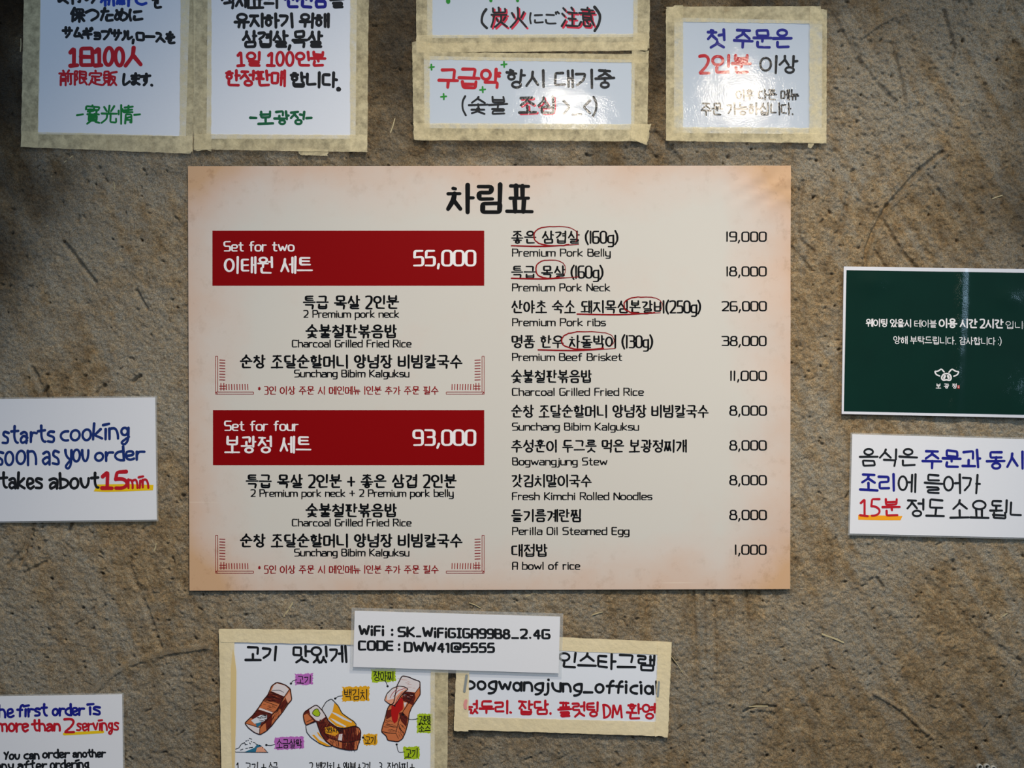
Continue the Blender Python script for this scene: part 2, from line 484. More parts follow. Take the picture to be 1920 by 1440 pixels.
def write(parent, name, text, x0, x1, y0, y1, mat, hf, style=MARKER, w=None, slope=0.0, label=None, slant=0.0, seed=None,
          eps=0.00018, alt=None, off=(0, 0), only_mb=None):
    st = dict(style)
    if alt:
        st['alt'] = alt
    w = w or st['w']
    rnd = random.Random(seed if seed is not None else text)
    items, x = [], 0.0
    for ch in text:
        if ch == ' ':
            x += st['sp']
            continue
        gw, strokes = glyph(ch, st)
        items.append((x, gw, strokes))
        hang = '가' <= ch <= '힣' or ord(ch) > 0x3000
        x += gw + (st['gap'] if hang else max(st['gap'], 0.16))
        last = st['gap'] if hang else max(st['gap'], 0.16)
    tot = x - last
    sx = (x1 - x0 - w) / tot
    sy = (y1 - y0 - w * 0.8)
    mb = only_mb or MB()
    H = lambda px, py: hf(px, py) + eps

    def place(p, gx, c, ca, sa):
        px, py = p[0] + rnd.gauss(0, st['jit']), p[1] + rnd.gauss(0, st['jit'])
        qx, qy = px - c, py - 0.5
        px, py = c + qx * ca - qy * sa, 0.5 + qx * sa + qy * ca
        ux = (gx + px) * sx + w / 2 + slant * (0.5 - py) * sy
        return (x0 + ux + off[0], y0 + w * 0.4 + py * sy + slope * ux + off[1])

    for gx, gw, strokes in items:
        a = rnd.gauss(0, st['rot'])
        ca, sa = math.cos(a), math.sin(a)
        for k, pts in strokes:
            if k == 'E':
                (cx, cy), (rx, ry) = pts
                rx = min(rx, ry * 1.5 * sy / sx)
                N = 18
                e = rnd.uniform(-0.06, 0.06) * (st['jit'] > 0.01)
                loop = [place0 for place0 in
                        ((cx + rx * math.cos(t + 0) * (1 + e * math.sin(t)), cy + ry * math.sin(t))
                         for t in (2 * math.pi * i / N for i in range(N)))]
                q = []
                for (px, py) in loop:
                    qx, qy = px - gw / 2, py - 0.5
                    px, py = gw / 2 + qx * ca - qy * sa, 0.5 + qx * sa + qy * ca
                    ux = (gx + px) * sx + w / 2 + slant * (0.5 - py) * sy
                    q.append((x0 + ux + off[0], y0 + w * 0.4 + py * sy + slope * ux + off[1]))
                ribbon(mb, q, w, H, True, st['vh'])
                continue
            q = [place(p, gx, gw / 2, ca, sa) for p in pts]
            if k == 'S':
                ribbon(mb, smooth(q), w, H, False, st['vh'], st['taper'])
            elif k == 'C':
                ribbon(mb, round_poly(q, st['r'] * sy * 1.3, True, 6), w, H, True, st['vh'])
            elif k == 'B':
                ribbon(mb, round_poly(q, w * 0.45, True, 3), w, H, True, st['vh'])
            elif k == 'R':
                ribbon(mb, round_poly(dedupe(q), st['r'] * sy, False, 6), w, H, False, st['vh'], st['taper'])
            else:
                ribbon(mb, round_poly(dedupe(q), w * 0.55, False, 3), w, H, False, st['vh'], st['taper'])
    if only_mb:
        return
    return mb.build(name, mat, parent, label)


def fill(mb, pts, hf, eps, mi=0):
    mb.add([(x, y, hf(x, y) + eps) for x, y in pts], [list(range(len(pts)))], mi)


# ------------------------------------------------------------------ materials


def new_mat(name):
    m = bpy.data.materials.new(name)
    m.use_nodes = True
    nt = m.node_tree
    return m, nt, nt.nodes['Principled BSDF']


def N(nt, kind, **kw):
    n = nt.nodes.new(kind)
    for k, v in kw.items():
        if k in n.inputs.keys():
            n.inputs[k].default_value = v
        else:
            setattr(n, k, v)
    return n


def obj_coord(nt):
    return N(nt, 'ShaderNodeTexCoord').outputs['Object']


def film_bump(nt, p, scale, slope, wave=0.0, strength=1.0):
    """uneven clear film over the print (the same wrinkles for the paper and its ink): fine grain plus slow waves"""
    co = obj_coord(nt)
    n1 = N(nt, 'ShaderNodeTexNoise', Scale=scale, Detail=2.0, Roughness=0.6)
    n2 = N(nt, 'ShaderNodeTexNoise', Scale=28.0, Detail=1.0)
    nt.links.new(co, n1.inputs['Vector'])
    nt.links.new(co, n2.inputs['Vector'])
    b = N(nt, 'ShaderNodeBump', Strength=strength, Distance=slope / (scale * 1.5))
    nt.links.new(n1.outputs['Fac'], b.inputs['Height'])
    b2 = N(nt, 'ShaderNodeBump', Strength=1.0, Distance=wave / (28.0 * 1.5))
    nt.links.new(n2.outputs['Fac'], b2.inputs['Height'])
    nt.links.new(b2.outputs['Normal'], b.inputs['Normal'])
    nt.links.new(b.outputs['Normal'], p.inputs['Coat Normal'])
    return b


def surface(name, rgb, finish='matte', mottle=0.0, scale=30.0):
    m, nt, p = new_mat(name)
    c = lin(*rgb)
    if finish == 'satin' and max(rgb) < 60:
        c = tuple(v * 0.4 for v in c[:3]) + (1,)
    p.inputs['Base Color'].default_value = c
    p.inputs['Roughness'].default_value = 0.6
    p.inputs['Specular IOR Level'].default_value = 0.3
    if mottle:
        n = N(nt, 'ShaderNodeTexNoise', Scale=scale, Detail=4.0)
        nt.links.new(obj_coord(nt), n.inputs['Vector'])
        mx = N(nt, 'ShaderNodeMix', data_type='RGBA')
        mx.inputs[6].default_value = tuple(v * (1 - mottle) for v in c[:3]) + (1,)
        mx.inputs[7].default_value = tuple(min(1, v * (1 + mottle)) for v in c[:3]) + (1,)
        nt.links.new(n.outputs['Fac'], mx.inputs[0])
        nt.links.new(mx.outputs[2], p.inputs['Base Color'])
    if finish == 'film':
        p.inputs['Coat Weight'].default_value = 1.0
        p.inputs['Coat Roughness'].default_value = 0.065
        p.inputs['Coat IOR'].default_value = 1.5
        film_bump(nt, p, 420, 0.045, 0.016)
    elif finish == 'wrinkled':
        p.inputs['Coat Weight'].default_value = 1.0
        p.inputs['Coat Roughness'].default_value = 0.13
        p.inputs['Coat IOR'].default_value = 1.5
        film_bump(nt, p, 700, 0.02, 0.02)
        p.inputs['Specular IOR Level'].default_value = 0.05
    elif finish == 'satin':
        p.inputs['Coat Weight'].default_value = 0.22
        p.inputs['Coat Roughness'].default_value = 0.30
        p.inputs['Specular IOR Level'].default_value = 0.05
        film_bump(nt, p, 900, 0.1)
    return m


INK = {}


def ink(colour, finish='matte'):
    key = (colour, finish)
    if key not in INK:
        rgb = {'black': (16, 19, 24), 'red': (188, 14, 34), 'blue': (16, 22, 132), 'navy': (14, 44, 112), 'green': (10, 122, 52),
               'dark_green': (8, 92, 56), 'sky_blue': (20, 60, 170), 'crimson': (134, 0, 4), 'white': (236, 232, 232), 'maroon': (140, 20, 24),
               'leaf': (30, 140, 40), 'yellow': (238, 196, 10), 'orange': (248, 166, 20), 'lilac': (186, 104, 186),
               'lime': (164, 190, 24), 'amber': (226, 164, 22), 'meat': (200, 112, 66), 'seared': (96, 26, 14),
               'fat': (222, 212, 212), 'sauce': (176, 10, 6), 'kimchi': (232, 160, 24), 'water': (40, 110, 140), 'red_shadow': (214, 40, 70),
               'grey': (140, 146, 146), 'pink': (226, 150, 146), 'seal': (200, 50, 40), 'char': (44, 14, 12), 'skin': (226, 160, 130),
               'leaf_white': (214, 216, 222)}[colour]
        INK[key] = surface(colour + '_ink_' + finish, rgb, finish)
    return INK[key]


PAPER = surface('white_paper', (226, 229, 236), 'matte', 0.015, 300)
PAPER_FILM = surface('laminated_white_paper', (198, 207, 218), 'film', 0.01, 300)
CARD = surface('white_card', (228, 228, 232), 'matte', 0.012, 260)


def poster_material():
    """cream sheet printed with an aged paper pattern: peach mottling towards the edges, fine scratches"""
    m, nt, p = new_mat('aged_poster_print')
    co = obj_coord(nt)
    sep = N(nt, 'ShaderNodeSeparateXYZ')
    nt.links.new(co, sep.inputs[0])

    def math_(op, a, b=None, c=None):
        n = N(nt, 'ShaderNodeMath', operation=op)
        for i, v in enumerate((a, b, c)):
            if v is None:
                continue
            if isinstance(v, (int, float)):
                n.inputs[i].default_value = v
            else:
                nt.links.new(v, n.inputs[i])
        return n.outputs[0]
    n1 = N(nt, 'ShaderNodeTexNoise', Scale=6.0, Detail=6.0, Roughness=0.62)
    nt.links.new(co, n1.inputs['Vector'])
    n2 = N(nt, 'ShaderNodeTexNoise', Scale=45.0, Detail=8.0, Roughness=0.7)
    nt.links.new(co, n2.inputs['Vector'])
    # distance to the sheet's edge, 0 at the edge (poster centre is at z = +half height)
    hx, hz = 564.5 * S, 397 * S
    dx = math_('SUBTRACT', hx, math_('ABSOLUTE', sep.outputs[0]))
    dz = math_('SUBTRACT', hz, math_('ABSOLUTE', math_('SUBTRACT', sep.outputs[2], hz)))
    ex = math_('MAXIMUM', 0.0, math_('SUBTRACT', 1.0, math_('DIVIDE', dx, 0.10)))
    ez = math_('MAXIMUM', 0.0, math_('SUBTRACT', 1.0, math_('DIVIDE', dz, 0.085)))
    e = math_('ADD', math_('MULTIPLY', ex, 0.72), math_('MULTIPLY', ez, 0.66))
    e = math_('SUBTRACT', e, 0.06)
    e = math_('ADD', e, math_('MULTIPLY', math_('SUBTRACT', n1.outputs['Fac'], 0.5), 1.1))
    e = math_('MAXIMUM', 0.0, math_('MINIMUM', 1.0, e))
    ramp = N(nt, 'ShaderNodeValToRGB')
    cr = ramp.color_ramp
    cr.elements[0].position, cr.elements[0].color = 0.0, lin(209, 204, 195)
    cr.elements[1].position, cr.elements[1].color = 1.0, lin(206, 166, 128)
    for pos, c in ((0.32, (212, 199, 188)), (0.68, (212, 184, 164))):
        x = cr.elements.new(pos)
        x.color = lin(*c)
    nt.links.new(e, ramp.inputs[0])
    mx = N(nt, 'ShaderNodeMix', data_type='RGBA', blend_type='MULTIPLY')
    sp = N(nt, 'ShaderNodeValToRGB')
    sp.color_ramp.elements[0].position, sp.color_ramp.elements[0].color = 0.28, (0.62, 0.52, 0.42, 1)
    sp.color_ramp.elements[1].position, sp.color_ramp.elements[1].color = 0.46, (1, 1, 1, 1)
    nt.links.new(n2.outputs['Fac'], sp.inputs[0])
    nt.links.new(math_('MULTIPLY', e, 0.75), mx.inputs[0])
    nt.links.new(ramp.outputs[0], mx.inputs[6])
    nt.links.new(sp.outputs[0], mx.inputs[7])
    # pale scratches
    mp = N(nt, 'ShaderNodeMapping')
    mp.inputs['Rotation'].default_value = (0, 0.7, 0)
    mp.inputs['Scale'].default_value = (4, 1, 120)
    nt.links.new(co, mp.inputs[0])
    n3 = N(nt, 'ShaderNodeTexNoise', Scale=1.0, Detail=2.0)
    nt.links.new(mp.outputs[0], n3.inputs['Vector'])
    sc = N(nt, 'ShaderNodeValToRGB')
    sc.color_ramp.elements[0].position, sc.color_ramp.elements[0].color = 0.70, (0, 0, 0, 1)
    sc.color_ramp.elements[1].position, sc.color_ramp.elements[1].color = 0.78, (1, 1, 1, 1)
    nt.links.new(n3.outputs['Fac'], sc.inputs[0])
    mx2 = N(nt, 'ShaderNodeMix', data_type='RGBA')
    nt.links.new(math_('MULTIPLY', math_('MULTIPLY', sc.outputs[0], e), 0.45), mx2.inputs[0])
    nt.links.new(mx.outputs[2], mx2.inputs[6])
    mx2.inputs[7].default_value = lin(238, 224, 206)
    nt.links.new(mx2.outputs[2], p.inputs['Base Color'])
    p.inputs['Roughness'].default_value = 0.55
    p.inputs['Specular IOR Level'].default_value = 0.3
    p.inputs['Coat Weight'].default_value = 0.5
    p.inputs['Coat Roughness'].default_value = 0.30
    film_bump(nt, p, 900, 0.1)
    return m


def tape_material(name, rgb, a0, a1):
    """thin paper masking tape: part of what lies beneath shows through, more where it is pressed into the plaster"""
    m, nt, p = new_mat(name)
    co = obj_coord(nt)
    n1 = N(nt, 'ShaderNodeTexNoise', Scale=85.0, Detail=7.0, Roughness=0.75)
    nt.links.new(co, n1.inputs['Vector'])
    r = N(nt, 'ShaderNodeMapRange')
    r.inputs[1].default_value, r.inputs[2].default_value = 0.33, 0.67
    r.inputs[3].default_value, r.inputs[4].default_value = a0, a1
    nt.links.new(n1.outputs['Fac'], r.inputs[0])
    nt.links.new(r.outputs[0], p.inputs['Alpha'])
    mx = N(nt, 'ShaderNodeMix', data_type='RGBA')
    c = lin(*rgb)
    mx.inputs[6].default_value = (c[0] * 0.84, c[1] * 0.80, c[2] * 0.70, 1)
    mx.inputs[7].default_value = c
    n2 = N(nt, 'ShaderNodeTexNoise', Scale=14.0, Detail=3.0)
    nt.links.new(co, n2.inputs['Vector'])
    nt.links.new(n2.outputs['Fac'], mx.inputs[0])
    nt.links.new(mx.outputs[2], p.inputs['Base Color'])
    p.inputs['Roughness'].default_value = 0.65
    p.inputs['Specular IOR Level'].default_value = 0.25
    n3 = N(nt, 'ShaderNodeTexNoise', Scale=160.0, Detail=3.0)
    nt.links.new(co, n3.inputs['Vector'])
    b = N(nt, 'ShaderNodeBump', Strength=0.35, Distance=0.002)
    nt.links.new(n3.outputs['Fac'], b.inputs['Height'])
    nt.links.new(b.outputs['Normal'], p.inputs['Normal'])
    return m


TAPE = tape_material('masking_tape', (242, 228, 188), 0.32, 0.80)
TAPE_THICK = tape_material('doubled_masking_tape', (246, 230, 192), 0.80, 0.95)


def film_material():
    m, nt, p = new_mat('clear_film')
    p.inputs['Base Color'].default_value = (0.75, 0.78, 0.78, 1)
    p.inputs['Alpha'].default_value = 0.16
    p.inputs['Roughness'].default_value = 0.2
    return m


FILM = film_material()
DARK_EDGE = surface('pencil_smudge', (120, 124, 122))

# ------------------------------------------------------------------ plaster wall


def wall():
    rng = np.random.default_rng(7)
    step = 1.6
    x0, x1, y0, y1 = -160, 2080, -140, 1580
    nx, ny = int((x1 - x0) / step) + 1, int((y1 - y0) / step) + 1
    gx = np.linspace(x0, x1, nx)
    gy = np.linspace(y0, y1, ny)
    PX, PY = np.meshgrid(gx, gy)

    def vnoise(cell, seed, ax=1.0, ay=1.0, ang=0.0):
        r = np.random.default_rng(seed)
        ca, sa = math.cos(ang), math.sin(ang)
        u = (PX * ca + PY * sa) / (cell * ax) + 500
        v = (-PX * sa + PY * ca) / (cell * ay) + 500
        u -= u.min()
        v -= v.min()
        t = r.random((int(v.max()) + 3, int(u.max()) + 3))
        iu, iv = u.astype(int), v.astype(int)
        fu, fv = u - iu, v - iv
        fu = fu * fu * (3 - 2 * fu)
        fv = fv * fv * (3 - 2 * fv)
        return (t[iv, iu] * (1 - fu) * (1 - fv) + t[iv, iu + 1] * fu * (1 - fv)
                + t[iv + 1, iu] * (1 - fu) * fv + t[iv + 1, iu + 1] * fu * fv)

    H = np.zeros_like(PX)                      # millimetres, negative = into the wall
    H += (vnoise(260, 1) - 0.5) * 2.0 + (vnoise(90, 2) - 0.5) * 1.2 + (vnoise(30, 3) - 0.5) * 0.55
    # trowel sweeps: long streaks, turning from diagonal to vertical across the wall
    H += (vnoise(16, 4, 12, 1, math.radians(62)) - 0.5) * 1.3 * np.clip(1 - PX / 900, 0, 1)
    H += (vnoise(14, 5, 14, 1, math.radians(88)) - 0.5) * 1.2 * np.exp(-((PX - 1330) / 260) ** 2)
    H += (vnoise(15, 6, 12, 1, math.radians(58)) - 0.5) * 1.4 * np.clip((PX - 1350) / 300, 0, 1)
    H += (vnoise(12, 7) - 0.5) * 1.4 + (vnoise(6.5, 8) - 0.5) * 1.7 + (vnoise(3.6, 9) - 0.5) * 1.5 + (vnoise(2.1, 10) - 0.5) * 0.7

    rag = vnoise(3.4, 12) * 0.9 + vnoise(7, 13) * 0.6

    def stamp(cx, cy, a, b, ang, d):
        """elongated pit: half axes a, b; depth d mm (negative = pit)"""
        R = max(a, b) * 2.6
        i0, i1 = np.searchsorted(gx, cx - R), np.searchsorted(gx, cx + R)
        j0, j1 = np.searchsorted(gy, cy - R), np.searchsorted(gy, cy + R)
        if i1 <= i0 or j1 <= j0:
            return
        dx, dy = PX[j0:j1, i0:i1] - cx, PY[j0:j1, i0:i1] - cy
        ca, sa = math.cos(ang), math.sin(ang)
        q = ((dx * ca + dy * sa) / a) ** 2 + ((-dx * sa + dy * ca) / b) ** 2
        H[j0:j1, i0:i1] += d * np.exp(-(q * (0.35 + rag[j0:j1, i0:i1] * 1.1)) ** 1.4)

    for _ in range(2300):
        cx, cy = rng.uniform(x0, x1), rng.uniform(y0, y1)
        a = rng.uniform(1.8, 3.6)
        if rng.random() < 0.25:
            stamp(cx, cy, a * rng.uniform(2.0, 3.2), a * 0.75, math.radians(rng.uniform(-75, -25)), -rng.uniform(1.4, 3.4))
        else:
            for _k in range(rng.integers(1, 4)):     # ragged little holes
                stamp(cx + rng.normal(0, a * 0.7), cy + rng.normal(0, a * 0.7), a * rng.uniform(0.8, 1.3), a * rng.uniform(0.6, 0.9),
                      rng.uniform(0, 3.14), -rng.uniform(1.0, 3.6))
    for _ in range(1500):                       # crumbs standing proud
        cx, cy = rng.uniform(x0, x1), rng.uniform(y0, y1)
        a = rng.uniform(1.6, 3.2)
        stamp(cx, cy, a * rng.uniform(1, 1.8), a, rng.uniform(0, 3.14), rng.uniform(0.8, 2.0))

    for _ in range(1500):                       # the coarse crumbly patch at the upper right, less elsewhere
        cx, cy = rng.normal(1700, 170), rng.normal(150, 150)
        a = rng.uniform(1.8, 4.0)
        stamp(cx, cy, a * rng.uniform(1, 2.0), a, rng.uniform(0, 3.14), rng.uniform(0.8, 2.4))

    def groove(pts, w, d, lip=0.0):
        """a trowel line: groove (d < 0) or ridge, with a raised lip along its lower right side"""
        xs, ys = [p[0] for p in pts], [p[1] for p in pts]
        m = w * 5
        i0, i1 = np.searchsorted(gx, min(xs) - m), np.searchsorted(gx, max(xs) + m)
        j0, j1 = np.searchsorted(gy, min(ys) - m), np.searchsorted(gy, max(ys) + m)
        ax, ay = PX[j0:j1, i0:i1], PY[j0:j1, i0:i1]
        best = np.full(ax.shape, 1e9)
        side = np.zeros(ax.shape)
        for (ax0, ay0), (ax1, ay1) in zip(pts[:-1], pts[1:]):
            ex, ey = ax1 - ax0, ay1 - ay0
            L2 = ex * ex + ey * ey
            t = np.clip(((ax - ax0) * ex + (ay - ay0) * ey) / L2, 0, 1)
            dx, dy = ax - ax0 - t * ex, ay - ay0 - t * ey
            dist = np.hypot(dx, dy)
            s = (dx * 0.8 + dy * 0.6)
            upd = dist < best
            best[upd] = dist[upd]
            side[upd] = s[upd]
        H[j0:j1, i0:i1] += d * 2.3 * np.exp(-(best / (w * 0.85)) ** 4)
        if lip:
            H[j0:j1, i0:i1] += lip * 2.1 * np.exp(-((side - w * 1.6) / w) ** 2) * (best < w * 3.2)

    for pts, w, d, lip in [
        ([(1768, 284), (1725, 318), (1662, 388), (1640, 430), (1626, 465), (1621, 505)], 4.5, -2.2, 1.1),
        ([(1655, 412), (1690, 470), (1720, 505)], 5, -1.6, 1.0),
        ([(1600, 320), (1585, 390), (1578, 430), (1560, 460)], 5, -1.2, 0.8),
        ([(1616, 70), (1648, 46), (1675, 32)], 3, 1.8, 0), ([(1770, 20), (1790, 90), (1786, 110)], 5, -1.5, 0.9),
        ([(1670, 80), (1690, 150), (1695, 190)], 6, -1.4, 0.8), ([(1610, 110), (1650, 160), (1680, 190)], 5, -1.2, 0.7),
        ([(1505, 340), (1495, 420), (1500, 450), (1525, 470)], 5, -1.2, 0.6), ([(1485, 465), (1520, 505)], 5, -1.0, 0.5),
        ([(1740, 320), (1755, 350), (1770, 372)], 5, -1.3, 0.4), ([(1640, 470), (1660, 500)], 4, -1.3, 0.6),
        ([(170, 1300), (205, 1268), (240, 1245), (300, 1225), (385, 1213)], 6, 1.5, 0), ([(120, 455), (150, 495), (178, 530)], 5, -1.8, 0.5),
        ([(255, 545), (275, 580)], 4, -1.4, 0.4), ([(60, 690), (85, 745)], 5, -1.2, 0.4), ([(240, 1060), (275, 1145), (300, 1215)], 6, -1.0, 0.5),
        ([(1640, 1300), (1690, 1330), (1750, 1385)], 4, 1.2, 0), ([(1540, 1180), (1560, 1290)], 5, -0.7, 0.4),
        ([(1300, 1110), (1302, 1200)], 4, -0.8, 0.4), ([(1320, 1115), (1322, 1240)], 4, -0.8, 0.4), ([(1338, 1130), (1342, 1250)], 4, -0.8, 0.4),
        ([(1400, 1110), (1402, 1180)], 4, -0.7, 0.3), ([(1395, 1335), (1420, 1323), (1455, 1326)], 3, -1.6, 0.8),
        ([(1740, 1090), (1830, 1180), (1920, 1250)], 8, -0.9, 0.6), ([(1230, 250), (1275, 300)], 7, -1.6, 0.7),
        ([(1200, 258), (1230, 300)], 6, -1.2, 0.7), ([(1560, 30), (1620, 130)], 7, -0.9, 0.5), ([(1645, 1085), (1655, 1100)], 4, -1.6, 0),
        ([(60, 995), (45, 1030), (15, 1060)], 5, -1.8, 0), ([(48, 1035), (35, 1062)], 4, -1.8, 0), ([(85, 1055), (45, 1075)], 4, -1.4, 0),
        ([(135, 975), (128, 995)], 4, -2.0, 0), ([(88, 726), (78, 742)], 4, -2.4, 0), ([(195, 722), (180, 738)], 4, -2.0, 0), ([(262, 705), (248, 716)], 4, -2.2, 0),
    ]:
        groove(pts, w, d, lip)
    H -= H.max() * 0.0
    H = np.clip(H, -8, 3.0) - 3.0               # nothing stands past the plane the sheets hang on

    # stain mask (soot and damp in the plaster; last two bands paint dimmer light)
    D = np.zeros_like(PX)
    wob = (vnoise(120, 21) - 0.5) * 90 + (vnoise(40, 22) - 0.5) * 40
    wob2 = (vnoise(120, 23) - 0.5) * 90 + (vnoise(40, 24) - 0.5) * 40
    for cx, cy, rx, ry, s in [(-30, 60, 150, 330, 1.0), (30, 330, 150, 100, 0.72), (-30, 500, 90, 150, 0.75), (725, 80, 120, 210, 0.80),
                              (1234, 80, 60, 200, 0.80), (1000, 290, 480, 34, 0.55), (600, 300, 300, 30, 0.45), (1400, -30, 190, 60, 0.85), (1970, 420, 160, 150, 0.72),
                              (1970, 220, 150, 160, 0.45), (1700, -10, 210, 110, 0.30), (1900, 1390, 170, 150, 0.32), (330, 1350, 120, 120, 0.30),
                              (860, 1330, 50, 200, 0.35), (1050, 1430, 200, 60, 0.32), (1290, 1360, 70, 60, 0.25), (960, 1360, 1500, 270, 0.20), (960, -60, 1500, 330, 0.06)]:
        D = np.maximum(D, s * np.exp(-(((PX + wob - cx) / rx) ** 2 + ((PY + wob2 - cy) / ry) ** 2) ** 1.2))
    G = np.clip((vnoise(150, 31) * 0.55 + vnoise(45, 32) * 0.3 + vnoise(16, 33) * 0.25 - 0.36 + 0.13 * np.clip(1 - PX / 700, 0, 1)) * 2.2, 0, 1)   # grey-blue bloom of lime

    stk = (vnoise(13, 41, 16, 1, math.radians(60)) - 0.5) * np.clip((PX - 1300) / 300, 0, 1) + (vnoise(15, 42, 16, 1, math.radians(86)) - 0.5) * np.clip(1 - abs(PX - 1250) / 400, 0, 1)
    stk += (vnoise(14, 43, 16, 1, math.radians(64)) - 0.5) * np.clip(1 - PX / 700, 0, 1)
    G = np.clip(G + stk * 1.1, 0, 1)
    V = np.stack([(PX - 960) * S, -H * 0.001, ZC + (720 - PY) * S], -1).reshape(-1, 3)
    idx = np.arange(nx * ny).reshape(ny, nx)
    Q = np.stack([idx[:-1, :-1], idx[1:, :-1], idx[1:, 1:], idx[:-1, 1:]], -1).reshape(-1, 4)
    nq = len(Q)
    # solid back of the wall, 12 cm behind the face
    b = len(V)
    bx0, bx1, bz0, bz1 = (x0 - 960) * S, (x1 - 960) * S, ZC + (720 - y1) * S, ZC + (720 - y0) * S
    V = np.concatenate([V, np.array([(bx0, 0.12, bz1), (bx1, 0.12, bz1), (bx1, 0.12, bz0), (bx0, 0.12, bz0)])])
    extra = [[b, b + 1, b + 2, b + 3], list(idx[0, ::-1]) + [b, b + 1][::1], list(idx[-1, :]) + [b + 2, b + 3],
             list(idx[:, 0]) + [b + 3, b], list(idx[::-1, -1]) + [b + 1, b + 2]]
    me = bpy.data.meshes.new('wall_back')
    me.vertices.add(len(V))
    me.vertices.foreach_set('co', V.astype(np.float32).ravel())
    loops = list(Q.ravel())
    starts = list(range(0, nq * 4, 4))
    tots = [4] * nq
    for e in extra:
        starts.append(len(loops))
        tots.append(len(e))
        loops.extend(int(i) for i in e)
    me.loops.add(len(loops))
    me.loops.foreach_set('vertex_index', np.array(loops, dtype=np.int32))
    me.polygons.add(len(starts))
    me.polygons.foreach_set('loop_start', np.array(starts, dtype=np.int32))
    me.polygons.foreach_set('use_smooth', np.array([True] * nq + [False] * len(extra)))
    me.update(calc_edges=True)
    for nm, A in (('stain_shade', D), ('bloom', G)):
        at = me.attributes.new(nm, 'FLOAT', 'POINT')
        at.data.foreach_set('value', np.concatenate([A.ravel(), np.zeros(4)]).astype(np.float32))
    o = bpy.data.objects.new('wall_back', me)
    col.objects.link(o)
    o['kind'] = 'structure'
    o['label'] = 'rough brown-grey trowelled plaster wall with pits and dark stains'

    m, nt, p = new_mat('rough_plaster')
    co = obj_coord(nt)
    st = N(nt, 'ShaderNodeAttribute', attribute_name='stain_shade')
    bl = N(nt, 'ShaderNodeAttribute', attribute_name='bloom')
    n1 = N(nt, 'ShaderNodeTexNoise', Scale=55.0, Detail=7.0, Roughness=0.7)
    n2 = N(nt, 'ShaderNodeTexNoise', Scale=650.0, Detail=3.0, Roughness=0.7)
    for n in (n1, n2):
        nt.links.new(co, n.inputs['Vector'])
    ramp = N(nt, 'ShaderNodeValToRGB')
    cr = ramp.color_ramp
    cr.elements[0].position, cr.elements[0].color = 0.30, lin(112, 93, 68)
    cr.elements[1].position, cr.elements[1].color = 0.70, lin(182, 160, 126)
    nt.links.new(n1.outputs['Fac'], ramp.inputs[0])
    m1 = N(nt, 'ShaderNodeMix', data_type='RGBA')
    mul = N(nt, 'ShaderNodeMath', operation='MULTIPLY')
    mul.inputs[1].default_value = 0.62
    nt.links.new(bl.outputs['Fac'], mul.inputs[0])
    nt.links.new(mul.outputs[0], m1.inputs[0])
    nt.links.new(ramp.outputs[0], m1.inputs[6])
    m1.inputs[7].default_value = lin(164, 160, 148)
    m2 = N(nt, 'ShaderNodeMix', data_type='RGBA', blend_type='MULTIPLY')
    m2.inputs[0].default_value = 0.60
    g = N(nt, 'ShaderNodeValToRGB')
    g.color_ramp.elements[0].position, g.color_ramp.elements[0].color = 0.36, (0.30, 0.27, 0.23, 1)
    g.color_ramp.elements[1].position, g.color_ramp.elements[1].color = 0.64, (1.55, 1.55, 1.55, 1)
    nt.links.new(n2.outputs['Fac'], g.inputs[0])
    # ochre and blue-grey sand grains
    n5 = N(nt, 'ShaderNodeTexNoise', Scale=230.0, Detail=4.0, Roughness=0.75)
    nt.links.new(co, n5.inputs['Vector'])
    h = N(nt, 'ShaderNodeValToRGB')
    h.color_ramp.elements[0].position, h.color_ramp.elements[0].color = 0.38, (1.09, 0.99, 0.85, 1)
    h.color_ramp.elements[1].position, h.color_ramp.elements[1].color = 0.62, (0.93, 1.00, 1.08, 1)
    nt.links.new(n5.outputs['Fac'], h.inputs[0])
    m4 = N(nt, 'ShaderNodeMix', data_type='RGBA', blend_type='MULTIPLY')
    m4.inputs[0].default_value = 1.0
    nt.links.new(m1.outputs[2], m4.inputs[6])
    nt.links.new(h.outputs[0], m4.inputs[7])
    nt.links.new(m4.outputs[2], m2.inputs[6])
    nt.links.new(g.outputs[0], m2.inputs[7])
    m3 = N(nt, 'ShaderNodeMix', data_type='RGBA', blend_type='MULTIPLY')
    nt.links.new(st.outputs['Fac'], m3.inputs[0])
    nt.links.new(m2.outputs[2], m3.inputs[6])
    m3.inputs[7].default_value = (0.085, 0.070, 0.058, 1)
    nt.links.new(m3.outputs[2], p.inputs['Base Color'])
    p.inputs['Roughness'].default_value = 0.85
    p.inputs['Specular IOR Level'].default_value = 0.2
    # sand grain
    bp = N(nt, 'ShaderNodeBump', Strength=1.0, Distance=0.0022)
    n4 = N(nt, 'ShaderNodeTexNoise', Scale=520.0, Detail=4.0, Roughness=0.75)
    nt.links.new(co, n4.inputs['Vector'])
    nt.links.new(n4.outputs['Fac'], bp.inputs['Height'])
    nt.links.new(bp.outputs['Normal'], p.inputs['Normal'])
    me.materials.append(m)
    return o


WALL = wall()

# bits of straw and grit set in the plaster
STRAW = surface('straw', (186, 172, 134), 'matte', 0.15, 400)
PEBBLE = surface('pale_grit', (176, 170, 156), 'matte', 0.2, 300)


